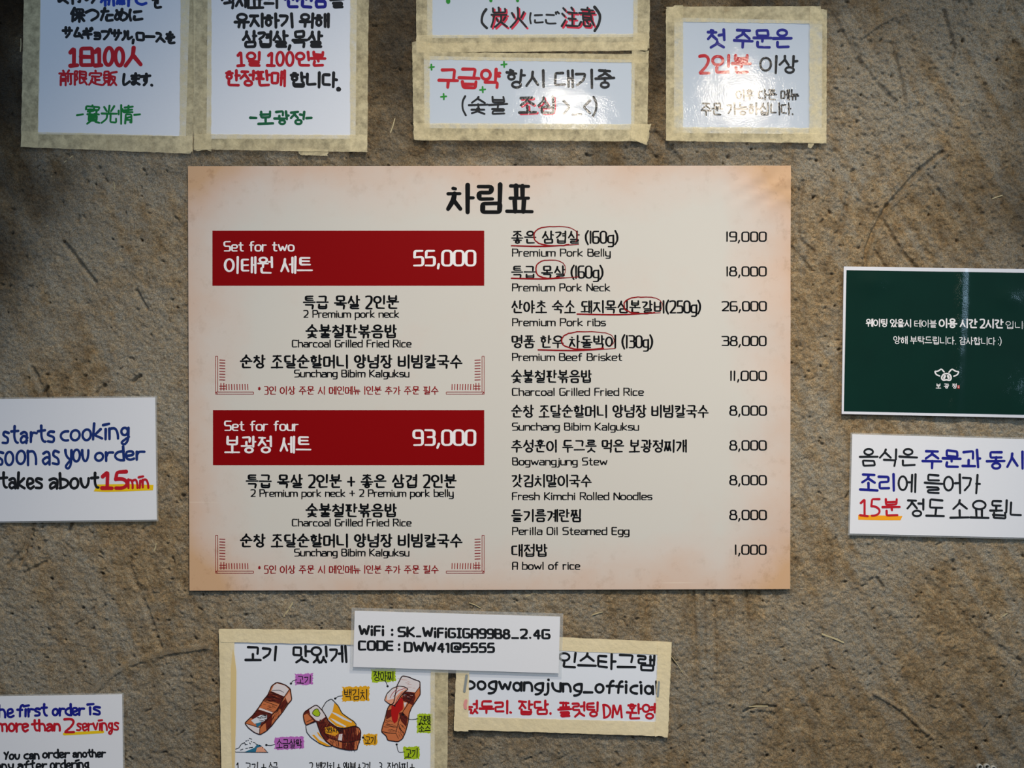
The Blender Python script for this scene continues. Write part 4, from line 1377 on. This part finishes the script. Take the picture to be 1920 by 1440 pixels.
# ---- green notice at the right
def notice_green():
    r = root('waiting_notice', 'dark green glossy notice with white border and a pig snout logo, right of the menu', 'sign', 1790, 780)

    def hf(x, y):
        xc = 1797 - 0.00012 * (y - 640) ** 2 * (1 if y > 640 else -0.4) + (y - 640) * -0.035
        d = (x - xc) / 11
        ridge = 0.0020 * math.exp(-d * d) * (1 - 0.25 * ((y - 640) / 140) ** 2)
        d2 = math.hypot((x - 1900) / 50, (y - 740) / 45)
        d3 = math.hypot((x - 1640) / 30, (y - 530) / 20)
        d4 = math.hypot((x - 1890) / 26, (y - 560) / 20)
        return 0.0036 + ridge + 0.0030 * math.exp(-d2 * d2) + 0.0016 * math.exp(-d3 * d3) + 0.0018 * math.exp(-d4 * d4)
    q = [(1581, 500), (2000, 506), (1996, 785), (1577, 776)]
    sheet(r, 'white_border', q, lambda x, y: hf(x, y) - 0.0001, surface('white_border_print', (226, 226, 232), 'wrinkled'), nu=150, nv=60)
    g = surface('deep_green_print', (0, 40, 30), 'wrinkled', 0.2, 18)
    gt = g.node_tree
    bn = film_bump(gt, gt.nodes['Principled BSDF'], 620, 0.8, 0.04)
    ca = N(gt, 'ShaderNodeAttribute', attribute_name='crumple')
    mr = N(gt, 'ShaderNodeMapRange')
    mr.inputs[3].default_value, mr.inputs[4].default_value = 0.03, 1.0
    nz = N(gt, 'ShaderNodeTexNoise', Scale=90.0, Detail=4.0, Roughness=0.7)
    gt.links.new(obj_coord(gt), nz.inputs['Vector'])
    m9 = N(gt, 'ShaderNodeMath', operation='MULTIPLY_ADD')
    gt.links.new(nz.outputs['Fac'], m9.inputs[0])
    m9.inputs[1].default_value = 2.6
    m9.inputs[2].default_value = -0.95
    m8 = N(gt, 'ShaderNodeMath', operation='MULTIPLY', use_clamp=True)
    gt.links.new(m9.outputs[0], m8.inputs[0])
    gt.links.new(ca.outputs['Fac'], m8.inputs[1])
    gt.links.new(m8.outputs[0], mr.inputs[0])
    gt.links.new(mr.outputs[0], bn.inputs['Strength'])
    mb = MB()
    qi = [(1586, 507), (1995, 513), (1991, 779), (1581, 771)]
    nu, nv = 200, 60
    vs = []
    for j in range(nv + 1):
        for i in range(nu + 1):
            x, y = quad_pt(qi, i / nu, j / nv)
            vs.append((x, y, hf(x, y) + 0.00015))
    mb.add(vs, [[j * (nu + 1) + i, (j + 1) * (nu + 1) + i, (j + 1) * (nu + 1) + i + 1, j * (nu + 1) + i + 1] for j in range(nv) for i in range(nu)])
    gp = mb.build('green_panel', g, r, smooth=True)
    at = gp.data.attributes.new('crumple', 'FLOAT', 'POINT')
    cr_ = []
    for x, y, h in vs:
        xc = 1795 + (y - 640) * -0.035 + (0 if y < 700 else -0.0035 * (y - 700) ** 2)
        c_ = math.exp(-(((x - xc) / (13 if y < 660 else 7)) ** 2))
        c_ += 0.8 * math.exp(-((x - 1898) / 30) ** 2 - ((y - 735) / 45) ** 2) + 0.7 * math.exp(-((x - 1652) / 14) ** 2 - ((y - 535) / 14) ** 2)
        c_ += 0.6 * math.exp(-((x - 1892) / 26) ** 2 - ((y - 557) / 18) ** 2) + 0.5 * math.exp(-((x - 1835) / 6) ** 2 - ((y - 755) / 20) ** 2)
        cr_.append(min(1.0, c_))
    at.data.foreach_set('value', cr_)
    WH = ink('white', 'wrinkled')
    e = 0.00034
    sl = 0.012
    write(r, 'lettering', '웨이팅 있을시', 1622, 1708, 597.5, 613, WH, hf, PRINT, w=2.1, slope=sl, eps=e)
    write(r, 'lettering', '테이블', 1712, 1755, 599.5, 614, WH, hf, PRINT, w=1.4, slope=sl, eps=e)
    write(r, 'lettering', '이용 시간 2시간', 1758, 1880, 597, 615, WH, hf, PRINT, w=2.8, slope=sl, eps=e, label='bold white lettering')
    write(r, 'lettering', '입니다', 1883, 1934, 602, 617, WH, hf, PRINT, w=1.2, slope=sl, eps=e)
    write(r, 'lettering', '양해 부탁드립니다. 감사합니다 :)', 1673, 1876, 630, 645, WH, hf, PRINT, w=1.5, slope=sl, eps=e)
    mb = MB()
    H = lambda x, y: hf(x, y) + e
    Z = lambda pts: [(1700 + x / 12.8, 660 + y / 12.8) for x, y in pts]
    ribbon(mb, round_poly(Z([(880, 480), (815, 405), (715, 470), (650, 460), (690, 545), (770, 575)]), 2.2, False, 5), 2.6, H)
    ribbon(mb, round_poly(Z([(995, 485), (1060, 408), (1160, 470), (1225, 470), (1185, 550), (1105, 580)]), 2.2, False, 5), 2.6, H)
    ribbon(mb, round_poly(Z([(935, 515), (1010, 530), (1050, 610), (1030, 675), (985, 680), (935, 660), (880, 680), (830, 665), (812, 610), (860, 530)]), 3, True, 4), 2.9, H, True)
    for cx, sg in ((885, 1), (980, -1)):
        ribbon(mb, Z([(cx + sg * 12, 575), (cx - sg * 8, 625)]), 4.0, H)
    mb.build('snout_logo', WH, r, label='white pig snout outline')
    for t, a, b in (('보', 1753, 1763), ('광', 1768, 1778), ('정', 1783, 1792)):
        write(r, 'lettering', t, a, b, 719, 728.5, WH, hf, PRINT, w=1.5, eps=e, label='small white lettering')
    mb = MB()
    mb.add([(x, y, hf(x, y) + e) for x, y in ((1792.6, 722.5), (1792.6, 728.5), (1797, 728.5), (1797, 722.5))], [[0, 1, 2, 3]])
    for yy in (724, 726.6):
        mb.add([(x, y, hf(x, y) + e + 0.0001) for x, y in ((1793.6, yy - .5), (1793.6, yy + .5), (1796, yy + .5), (1796, yy - .5))], [[0, 1, 2, 3]], 1)
    mb.build('seal_mark', [ink('seal', 'wrinkled'), WH], r, label='tiny red seal')


def card_fifteen():
    q = [(1597, 814), (2010, 826), (2005, 1010), (1592, 1000)]
    r = root('handwritten_card', 'white card with blue and black Korean handwriting and orange highlight, under the green notice', 'card', 1800, 1006, CARDS)
    hf = const(0.0034)
    sheet(r, 'card_sheet', q, hf, CARD, thick=0.0012)
    film_border(r, q, hf, 3)
    BL, K, RD = ink('blue'), ink('black'), ink('red')
    write(r, 'lettering', '음식은', 1609, 1720, 840, 874, K, hf, w=3.8)
    write(r, 'lettering', '주문과', 1727, 1839, 843, 878, BL, hf, w=4.5, label='blue lettering')
    write(r, 'lettering', '동시에', 1847, 1958, 845, 880, BL, hf, w=4.5, label='blue lettering')
    write(r, 'lettering', '조리', 1609, 1680, 887, 921, BL, hf, w=4.5, label='blue lettering')
    write(r, 'lettering', '에 들어가', 1681, 1838, 887, 924, K, hf, w=3.9, slope=0.01)
    mb = MB()
    fill(mb, [(1608, 965), (1691, 967), (1687, 975), (1650, 975), (1608, 974)], hf, 0.00012)
    mb.build('highlight', ink('orange'), r, label='orange highlighter stroke')
    write(r, 'lettering', '15분', 1610, 1688, 934, 968, RD, hf, w=4.0, alt=HAND_ALT, eps=0.00026, label='red lettering')
    write(r, 'lettering', '정도', 1697, 1772, 934, 969, K, hf, w=3.9)
    write(r, 'lettering', '소요됩니다', 1779, 1964, 936, 972, K, hf, w=3.9, slope=0.005)


# ---- recipe sheet
def recipe():
    r = root('recipe_sheet', 'taped white sheet with coloured drawings of grilled meat, at the bottom edge below the menu', 'sign', 628, 1640, TAPED)
    hf = const(0.0020)
    sheet(r, 'paper_sheet', [(421, 1186), (816, 1196), (814, 1640), (424, 1640)], hf, PAPER)
    K = ink('black')
    e1 = 0.00016
    write(r, 'lettering', '고기', 459, 522, 1210, 1239, K, hf, w=4.4, seed=4)
    write(r, 'lettering', '맛있게', 547, 651, 1210, 1243, K, hf, w=4.4, seed=4)
    for t, x0, x1 in (('!.', 443, 455), ('고기', 459, 485), ('+', 490, 500), ('소금', 503, 522), ('2.', 580, 591), ('백김치', 593, 628), ('+', 632, 639), ('와사비', 643, 668), ('+', 671, 677),
                      ('고기', 678, 695), ('3.', 711, 720), ('장아찌', 726, 766), ('+', 768, 778)):
        write(r, 'caption', t, x0, x1, 1428, 1447, K, hf, w=1.7, label='thin black caption')

    def scribble(x0, y0, x1, y1, mat, seed):
        """highlighter patch with a wavy rim"""
        rnd = random.Random(seed)
        mb = MB()
        pts = []
        per = 2 * (x1 - x0 + y1 - y0)
        n = int(per / 2.2)
        for i in range(n):
            d = per * i / n
            if d < x1 - x0:
                p = (x0 + d, y0)
            elif d < x1 - x0 + y1 - y0:
                p = (x1, y0 + d - (x1 - x0))
            elif d < 2 * (x1 - x0) + y1 - y0:
                p = (x1 - (d - (x1 - x0) - (y1 - y0)), y1)
            else:
                p = (x0, y1 - (d - 2 * (x1 - x0) - (y1 - y0)))
            pts.append((p[0] + rnd.uniform(-1.4, 1.4), p[1] + rnd.uniform(-1.4, 1.4) - (p[0] - x0) * 0.04))
        fill(mb, pts, hf, 0.00010)
        return mb.build('highlight', mat, r, label='highlighter patch')

    L, AM, LM = ink('lilac'), ink('amber'), ink('lime')

    def note(t, x0, x1, y0, y1, mat, pad=3, lead=None):
        scribble(x0 - pad, y0 - pad, x1 + pad, y1 + pad, mat, x0)
        write(r, 'drawing_note', t, x0, x1, y0, y1, K, hf, w=1.5, eps=0.00022)
        if lead:
            mb = MB()
            H = lambda x, y: hf(x, y) + 0.00022
            ribbon(mb, smooth(lead), 1.2, H)
            c = lead[0]
            fill(mb, [(c[0] + 2.2 * math.cos(t_), c[1] + 2.0 * math.sin(t_)) for t_ in (k * math.pi / 6 for k in range(12))], hf, 0.00026)
            mb.build('pointer_line', K, r)
    note('고기', 557, 584, 1266, 1281, L, lead=[(546, 1281), (550, 1276), (557, 1274)])
    note('소금살짝', 518, 567, 1385, 1402, L, lead=[(500, 1396), (507, 1397), (516, 1395)])
    note('백김치', 645, 690, 1291, 1312, AM, lead=[(629, 1309), (635, 1305), (643, 1304)])
    note('고기', 685, 705, 1379, 1394, AM, lead=[(681, 1382), (684, 1385), (687, 1388)])
    note('장아찌', 700, 739, 1257, 1276, LM, lead=[(727, 1286), (723, 1277), (715, 1274)])
    note('고추장', 785, 808, 1341, 1356, LM, lead=[(756, 1339), (768, 1348), (784, 1347)])
    note('소스', 785, 808, 1360, 1371, LM)
    note('고기', 760, 784, 1403, 1420, LM, lead=[(744, 1395), (748, 1409), (759, 1409)])

    def drawing(name, ox, oy, sc, fills, lines, hatch, label):
        mats, keys = [], {}
        mb = MB()
        Z = lambda pts: [(ox + x / sc, oy + y / sc) for x, y in pts]

        def mi(c):
            if c not in keys:
                keys[c] = len(mats)
                mats.append(ink(c))
            return keys[c]
        h = e1
        for c, pts in fills:
            fill(mb, Z(pts), hf, h, mi(c))
            h += 0.00002
        rnd = random.Random(name)
        H2 = lambda x, y: hf(x, y) + h
        for c, pts, n, w, ln, ang in hatch:        # n short pen strokes inside a polygon
            P = Z(pts)
            xs, ys = [p[0] for p in P], [p[1] for p in P]
            done = tries = 0
            while done < n and tries < n * 40:
                tries += 1
                x, y = rnd.uniform(min(xs), max(xs)), rnd.uniform(min(ys), max(ys))
                ins = False
                for (xa, ya), (xb, yb) in zip(P, P[1:] + P[:1]):
                    if (ya > y) != (yb > y) and x < (xb - xa) * (y - ya) / (yb - ya) + xa:
                        ins = not ins
                if not ins:
                    continue
                a = math.radians(ang + rnd.uniform(-10, 10))
                l = ln * rnd.uniform(0.5, 1.0) / 2
                ribbon(mb, [(x - l * math.cos(a), y - l * math.sin(a)), (x + l * math.cos(a), y + l * math.sin(a))], w, H2, mi=mi(c), taper=(0.5, 1.0, 0.4))
                done += 1
        h += 0.00003
        H3 = lambda x, y: hf(x, y) + h
        for c, pts, w, closed in lines:
            p = Z(pts)
            ribbon(mb, round_poly(p, 2.5, closed, 3), w, H3, closed, mi=mi(c), taper=None if closed else (0.8, 1.1, 0.8))
        mb.build(name, mats, r, label=label)

    o1 = [(155, 760), (280, 640), (370, 520), (440, 410), (500, 340), (545, 240), (555, 205), (630, 150), (690, 160), (770, 190), (840, 245), (862, 410), (800, 480), (720, 600),
          (620, 720), (560, 800), (480, 880), (385, 935), (300, 900), (210, 830)]
    drawing('meat_drawing', 440, 1260, 8.0,
            [('meat', o1), ('fat', [(552, 280), (590, 195), (640, 165), (760, 200), (818, 255), (745, 362)]), ('skin', [(765, 372), (825, 292), (852, 402), (800, 462)]),
             ('seared', [(540, 290), (745, 370), (680, 480), (600, 450), (440, 420), (500, 335)]), ('seared', [(690, 470), (760, 400), (795, 470), (700, 610), (690, 540), (640, 560)]),
             ('fat', [(380, 530), (575, 600), (565, 620), (365, 555)]), ('seared', [(345, 565), (570, 630), (555, 800), (480, 870), (470, 760), (400, 800), (250, 680)]),
             ('fat', [(170, 765), (380, 830), (370, 920), (300, 895), (210, 830)]), ('leaf_white', [(250, 720), (390, 640), (490, 640), (490, 690), (440, 740), (300, 770)]),
             ('water', [(320, 770), (410, 740), (390, 790), (340, 830)])],
            [('char', o1, 1.7, True), ('char', [(830, 250), (745, 370), (640, 560), (560, 640), (380, 830), (380, 930)], 1.4, False), ('char', [(545, 285), (745, 368)], 1.2, False),
             ('char', [(160, 765), (250, 790), (375, 830)], 1.1, False), ('char', [(435, 425), (640, 500)], 1.0, False), ('char', [(355, 560), (565, 625)], 1.0, False),
             ('black', [(390, 690), (410, 650), (480, 645), (470, 680), (420, 680)], 0.9, False), ('char', [(760, 380), (800, 470)], 1.0, False), ('char', [(560, 270), (680, 265), (740, 300)], 0.7, False)],
            [('char', [(540, 290), (745, 370), (680, 480), (440, 420)], 34, 0.9, 10, 12), ('meat', [(540, 290), (745, 370), (680, 480), (440, 420)], 10, 0.8, 9, 15),
             ('char', [(420, 440), (640, 500), (580, 600), (370, 530)], 12, 0.8, 9, 15), ('char', [(690, 470), (795, 470), (560, 800), (480, 870), (570, 630)], 36, 0.9, 9, -60),
             ('meat', [(600, 560), (700, 600), (560, 800), (570, 630)], 12, 1.6, 8, -62), ('char', [(345, 565), (570, 630), (470, 760), (260, 690)], 34, 0.9, 9, 15)],
            'drawing of a bar of seared pork')
    o2 = [(75, 590), (100, 540), (160, 500), (270, 432), (310, 445), (380, 520), (440, 610), (480, 690), (540, 740), (620, 790), (720, 805), (820, 780), (900, 765), (960, 790),
          (992, 850), (985, 960), (950, 1060), (930, 1145), (800, 1150), (640, 1120), (540, 1080), (430, 1000), (360, 900), (320, 790), (290, 690), (120, 755), (90, 680)]
    leafb = [(370, 495), (440, 380), (525, 332), (580, 390), (630, 440), (690, 560), (800, 640), (880, 690), (920, 740), (915, 765), (720, 805), (600, 780), (480, 690)]
    leafl = [(115, 755), (280, 685), (330, 830), (370, 920), (430, 1005), (540, 1090), (450, 1090), (330, 1040), (200, 950), (130, 860)]
    drawing('meat_drawing', 560, 1270, 8.472,
            [('leaf_white', leafb), ('kimchi', [(570, 400), (630, 450), (690, 570), (880, 700), (915, 760), (720, 800), (600, 770), (470, 650), (540, 540)]),
             ('leaf_white', [(540, 545), (620, 575), (850, 700), (840, 715), (700, 660), (535, 560)]), ('leaf_white', [(500, 640), (560, 660), (760, 770), (740, 785), (600, 720)]),
             ('leaf_white', leafl), ('kimchi', [(215, 910), (250, 905), (330, 990), (450, 1050), (520, 1090), (440, 1085), (320, 1030)]), ('kimchi', [(290, 865), (320, 870), (410, 1000), (330, 930)]),
             ('seared', o2), ('meat', [(80, 600), (150, 560), (250, 680), (120, 755)]), ('fat', [(170, 510), (270, 440), (310, 450), (400, 560), (430, 620), (340, 690), (280, 680), (190, 590)]),
             ('lime', [(215, 560), (260, 500), (310, 490), (330, 540), (350, 560), (330, 610), (290, 615), (240, 590)]), ('kimchi', [(420, 790), (520, 770), (620, 830), (640, 880), (580, 930), (430, 880)]),
             ('fat', [(640, 900), (700, 890), (690, 1000), (630, 990)]), ('meat', [(500, 960), (620, 990), (640, 1110), (540, 1075), (450, 1000)]), ('meat', [(910, 790), (960, 800), (985, 850), (930, 920)]),
             ('meat', [(895, 1000), (975, 985), (940, 1135), (880, 1145)]), ('meat', [(640, 1010), (690, 1020), (690, 1120), (640, 1110)])],
            [('black', leafb, 1.3, True), ('black', leafl, 1.3, True), ('char', o2, 1.6, True), ('black', [(215, 560), (260, 500), (310, 490), (330, 540), (350, 560), (330, 610), (290, 615), (240, 590)], 1.0, True),
             ('char', [(400, 870), (500, 960), (690, 1020), (820, 1020), (990, 980)], 1.2, False), ('char', [(140, 560), (260, 690)], 1.0, False), ('char', [(130, 700), (220, 660)], 0.9, False),
             ('black', [(345, 675), (350, 684)], 3.4, False), ('char', [(620, 960), (640, 1115)], 1.1, False)],
            [('char', [(730, 800), (960, 800), (985, 960), (930, 1140), (700, 1130)], 60, 1.0, 13, 82), ('meat', [(700, 810), (980, 850), (930, 1140), (700, 1130)], 14, 0.8, 9, 85),
             ('char', [(310, 700), (440, 640), (600, 790), (430, 900), (360, 880)], 40, 0.9, 9, -55), ('meat', [(310, 700), (440, 640), (560, 780)], 9, 0.8, 8, -50),
             ('char', [(430, 900), (600, 960), (690, 1120), (540, 1070)], 26, 0.9, 8, 70), ('meat', [(430, 900), (690, 900), (640, 1000)], 14, 0.9, 8, 75)],
            'drawing of pork wrapped in a yellow kimchi leaf')
    write(r, 'drawing_note', '와사비', 613, 645, 1363, 1373, K, hf, w=1.2, eps=0.00075)
    o3 = [(465, 325), (525, 205), (545, 190), (620, 205), (700, 240), (775, 265), (780, 440), (740, 500), (660, 620), (630, 700), (615, 820), (580, 950), (540, 1040), (480, 1080), (340, 1060), (320, 1000), (255, 945),
          (270, 870), (300, 780), (335, 640), (360, 590), (420, 560)]
    pick = [(295, 520), (330, 430), (400, 360), (480, 328), (560, 335), (620, 368), (560, 410), (510, 470), (470, 540), (430, 590), (360, 570)]
    drawing('meat_drawing', 680, 1240, 7.2,
            [('meat', o3), ('fat', [(470, 325), (535, 200), (620, 212), (770, 268), (765, 350), (710, 415), (560, 400)]), ('seared', [(540, 430), (580, 400), (700, 420), (715, 480), (680, 590), (640, 570), (540, 520)]),
             ('meat', [(640, 580), (660, 610), (625, 690), (600, 740), (560, 670)]), ('seared', [(320, 660), (390, 640), (390, 740), (320, 780)]), ('seared', [(490, 690), (540, 680), (610, 750), (590, 880), (520, 800)]),
             ('sauce', [(390, 600), (470, 540), (530, 470), (550, 520), (545, 640), (490, 690), (470, 800), (430, 835), (400, 790), (385, 700)]),
             ('skin', pick), ('fat', [(330, 440), (400, 370), (500, 335), (600, 360), (520, 400), (420, 500), (330, 520)]), ('fat', [(555, 550), (600, 550), (570, 620)])],
            [('char', o3, 1.7, True), ('black', pick, 1.4, True), ('char', [(770, 340), (710, 420), (640, 530), (560, 650), (500, 760), (450, 950)], 1.2, False), ('char', [(260, 940), (340, 960), (450, 965)], 1.2, False),
             ('char', [(450, 965), (485, 1035)], 1.0, False), ('char', [(330, 860), (420, 880), (470, 880)], 0.9, False), ('char', [(500, 900), (560, 960)], 0.9, False), ('sauce', [(600, 350), (480, 390), (420, 470)], 1.0, False),
             ('sauce', [(480, 350), (400, 430), (370, 490)], 0.9, False), ('sauce', [(540, 410), (480, 480), (440, 570)], 0.9, False), ('black', [(432, 588), (436, 596)], 3.4, False), ('black', [(544, 715), (548, 720)], 3.4, False)],
            [('char', [(540, 430), (700, 420), (680, 590), (540, 520)], 30, 0.9, 9, 25), ('fat', [(560, 420), (680, 440), (640, 490), (560, 480)], 5, 0.8, 6, 5), ('char', [(300, 780), (480, 800), (450, 950), (270, 930)], 16, 0.9, 9, 15),
             ('char', [(500, 700), (610, 760), (560, 960), (480, 900)], 22, 0.9, 9, 55), ('char', [(480, 920), (560, 960), (500, 1050)], 7, 0.9, 7, 65), ('meat', [(480, 220), (760, 280), (700, 400)], 8, 0.6, 9, 10)],
            'drawing of pork topped with a pickle slice and red sauce')
    # salt heap
    mb = MB()
    H = lambda x, y: hf(x, y) + 0.0003
    Z = lambda pts: [(440 + x / 8, 1260 + y / 8) for x, y in pts]
    fill(mb, Z([(150, 1195), (300, 1130), (340, 1080), (400, 1095), (500, 1195)]), hf, 0.00012, 1)
    fill(mb, Z([(320, 1195), (340, 1130), (420, 1110), (490, 1195)]), hf, 0.00016, 2)
    for a, b in (((20, 1150), (70, 1130)), ((75, 1120), (100, 1085)), ((105, 1075), (150, 1055)), ((150, 1050), (165, 1075)), ((170, 1030), (190, 1025)), ((205, 1015), (212, 1020)), ((225, 988), (260, 1000)),
                 ((230, 1055), (240, 1070)), ((255, 1035), (262, 1040)), ((285, 1045), (310, 1055)), ((320, 1070), (350, 1085)), ((375, 1090), (392, 1100)), ((90, 1165), (130, 1150)), ((170, 1140), (200, 1135)),
                 ((220, 1130), (275, 1122)), ((160, 1085), (195, 1080)), ((420, 1125), (425, 1130)), ((455, 1150), (462, 1158)), ((470, 1172), (478, 1178))):
        ribbon(mb, Z([a, b]), 1.3, H)
    ribbon(mb, Z([(5, 1180), (20, 1195), (505, 1200)]), 1.0, H)
    mb.build('salt_drawing', [K, ink('water'), ink('skin')], r, label='drawing of a little heap of salt')

    mb = MB()
    fill(mb, [(437.5, 1216), (434, 1250), (433, 1330), (436, 1440), (437, 1640), (440, 1640), (441, 1440), (443.5, 1330), (444, 1258), (441, 1230)], const(0.0034), 0)
    mb.build('glue_mark', surface('dried_glue', (222, 196, 140)), r, label='yellowed glue line on the tape')
    tape(r, [(411, 1180), (440, 1186), (441, 1640), (420, 1640)], 0.0032, TAPE_THICK, torn=(1, 0))
    tape(r, [(412, 1178), (830, 1182), (828, 1211), (414, 1203)], 0.0036, TAPE_THICK, torn=(2, 2))
    tape(r, [(808, 1192), (841, 1196), (837, 1640), (807, 1640)], 0.0030, torn=(1, 0))


# ---- account sign
def account_sign():
    r = root('taped_sign', 'white sign framed in wide cream tape with red bottom line, right of the meat drawings', 'sign', 1055, 1378, TAPED)
    hf = const(0.0020)
    sheet(r, 'paper_sheet', [(859, 1191), (1256, 1207), (1249, 1374), (855, 1365)], hf, PAPER)
    K, RD = ink('black'), ink('red')
    write(r, 'lettering', '인스타그램', 1045, 1230, 1221, 1252, K, hf, w=4.2, slope=0.035, seed=8)
    write(r, 'lettering', 'bogwangjung_official', 873, 1235, 1266, 1293, K, hf, w=4.6, slope=0.026, alt=MONO_ALT, style=dict(MARKER, gap=0.20))
    for t, a, b, y0, y1 in (('넋두리.', 869, 962, 1312, 1338), ('잡담.', 970, 1036, 1312, 1340), ('플럿팅', 1045, 1125, 1315, 1344), ('DM', 1130, 1167, 1319, 1346), ('환영', 1174, 1231, 1318, 1348)):
        write(r, 'lettering', t, a, b, y0, y1, RD, hf, w=4.0, label='red lettering')
    tape(r, [(858, 1186), (1258, 1203), (1257, 1228), (858, 1212)], 0.0026, TAPE_THICK, torn=(1, 2))
    tape(r, [(851, 1343), (1252, 1353), (1252, 1380), (853, 1367)], 0.0026, TAPE_THICK, torn=(1, 1))
    tape(r, [(858, 1190), (881, 1192), (878, 1371), (851, 1369)], 0.0031, TAPE_THICK, torn=(1, 1))
    tape(r, [(1233, 1205), (1259, 1203), (1252, 1381), (1228, 1379)], 0.0031, TAPE_THICK, torn=(2, 1.5))
    for pts, w, c in ([(875, 1266), (873, 1280), (871, 1295)], 5.0, 'grey'), ([(1235, 1278), (1233, 1304)], 4.0, 'grey'), ([(874, 1313), (872, 1320), (873, 1326)], 6.0, 'pink'):
        mb = MB()
        ribbon(mb, pts, w, const(0.0037))
        mb.build('ink_smudge', ink(c), r, label='faint ink showing on the tape')


def password_card():
    q = [(666, 1144), (1050, 1155), (1047, 1261), (663, 1249)]
    r = root('password_card', 'white printed card with two lines of bold black network details, overlapping the meat drawing sheet', 'card', 856, 1258)
    hf = const(0.0058)
    sheet(r, 'card_sheet', q, hf, CARD, thick=0.0010)
    film_border(r, q, hf, 6)
    K = ink('black')
    P = dict(PRINT, gap=0.22, r=0.20, vh=(1.12, 0.85), alt={'i': (10, 'L5,42 5,100;L5,2 5,6')})
    for t, a, b, y in (('WiFi', 673, 722, 1171), (':', 733, 739, 1173), ('SK', 746, 779, 1173.5), ('_', 780, 791, 1174), ('WiFiGIGA99B8', 792, 957, 1174.5)):
        write(r, 'lettering', t, a, b, y, y + 19.5, K, hf, P, w=4.3, slope=0.02 if len(t) > 4 else 0.01)
    write(r, 'lettering', '_2.4G', 958, 1032, 1177, 1196.5, K, hf, P, w=4.3, slope=0.01)
    for t, a, b, y in (('CODE', 672, 739, 1199), (':', 746, 752, 1200.5), ('DWW41@5555', 758, 928, 1202)):
        write(r, 'lettering', t, a, b, y, y + 19.5, K, hf, P, w=4.3, slope=0.008, alt={'1': (26, 'L0,14 18,0 18,100')})




def tubes():
    r = root('tube_bundle', 'three small pale open tube ends in a row at the bottom right edge', 'tube', 1850, 1443)
    tm = surface('grey_plastic', (168, 166, 158), 'matte', 0.1, 300)
    for cx, cy in ((1837, 1438), (1850, 1437.5), (1862.5, 1441)):
        mb = MB()
        n = 28
        prof = [(5.4, -0.004), (5.4, 0.0024), (4.9, 0.0030), (3.6, 0.0028), (3.2, 0.0022), (3.2, -0.004)]
        vs = [(cx + q * math.cos(2 * math.pi * i / n), cy + q * math.sin(2 * math.pi * i / n), h) for q, h in prof for i in range(n)]
        fs = [[k * n + i, k * n + (i + 1) % n, (k + 1) * n + (i + 1) % n, (k + 1) * n + i] for k in range(len(prof) - 1) for i in range(n)]
        fs.append([(len(prof) - 1) * n + i for i in range(n)])
        mb.add(vs, fs)
        mb.build('tube', tm, r, smooth=True)


tubes()
sign_japanese_limit()
sign_korean_limit()
sign_japanese_caution()
sign_first_aid()
sign_two_servings()
menu()
card_cooking()
card_first_order()
notice_green()
card_fifteen()
recipe()
account_sign()
password_card()
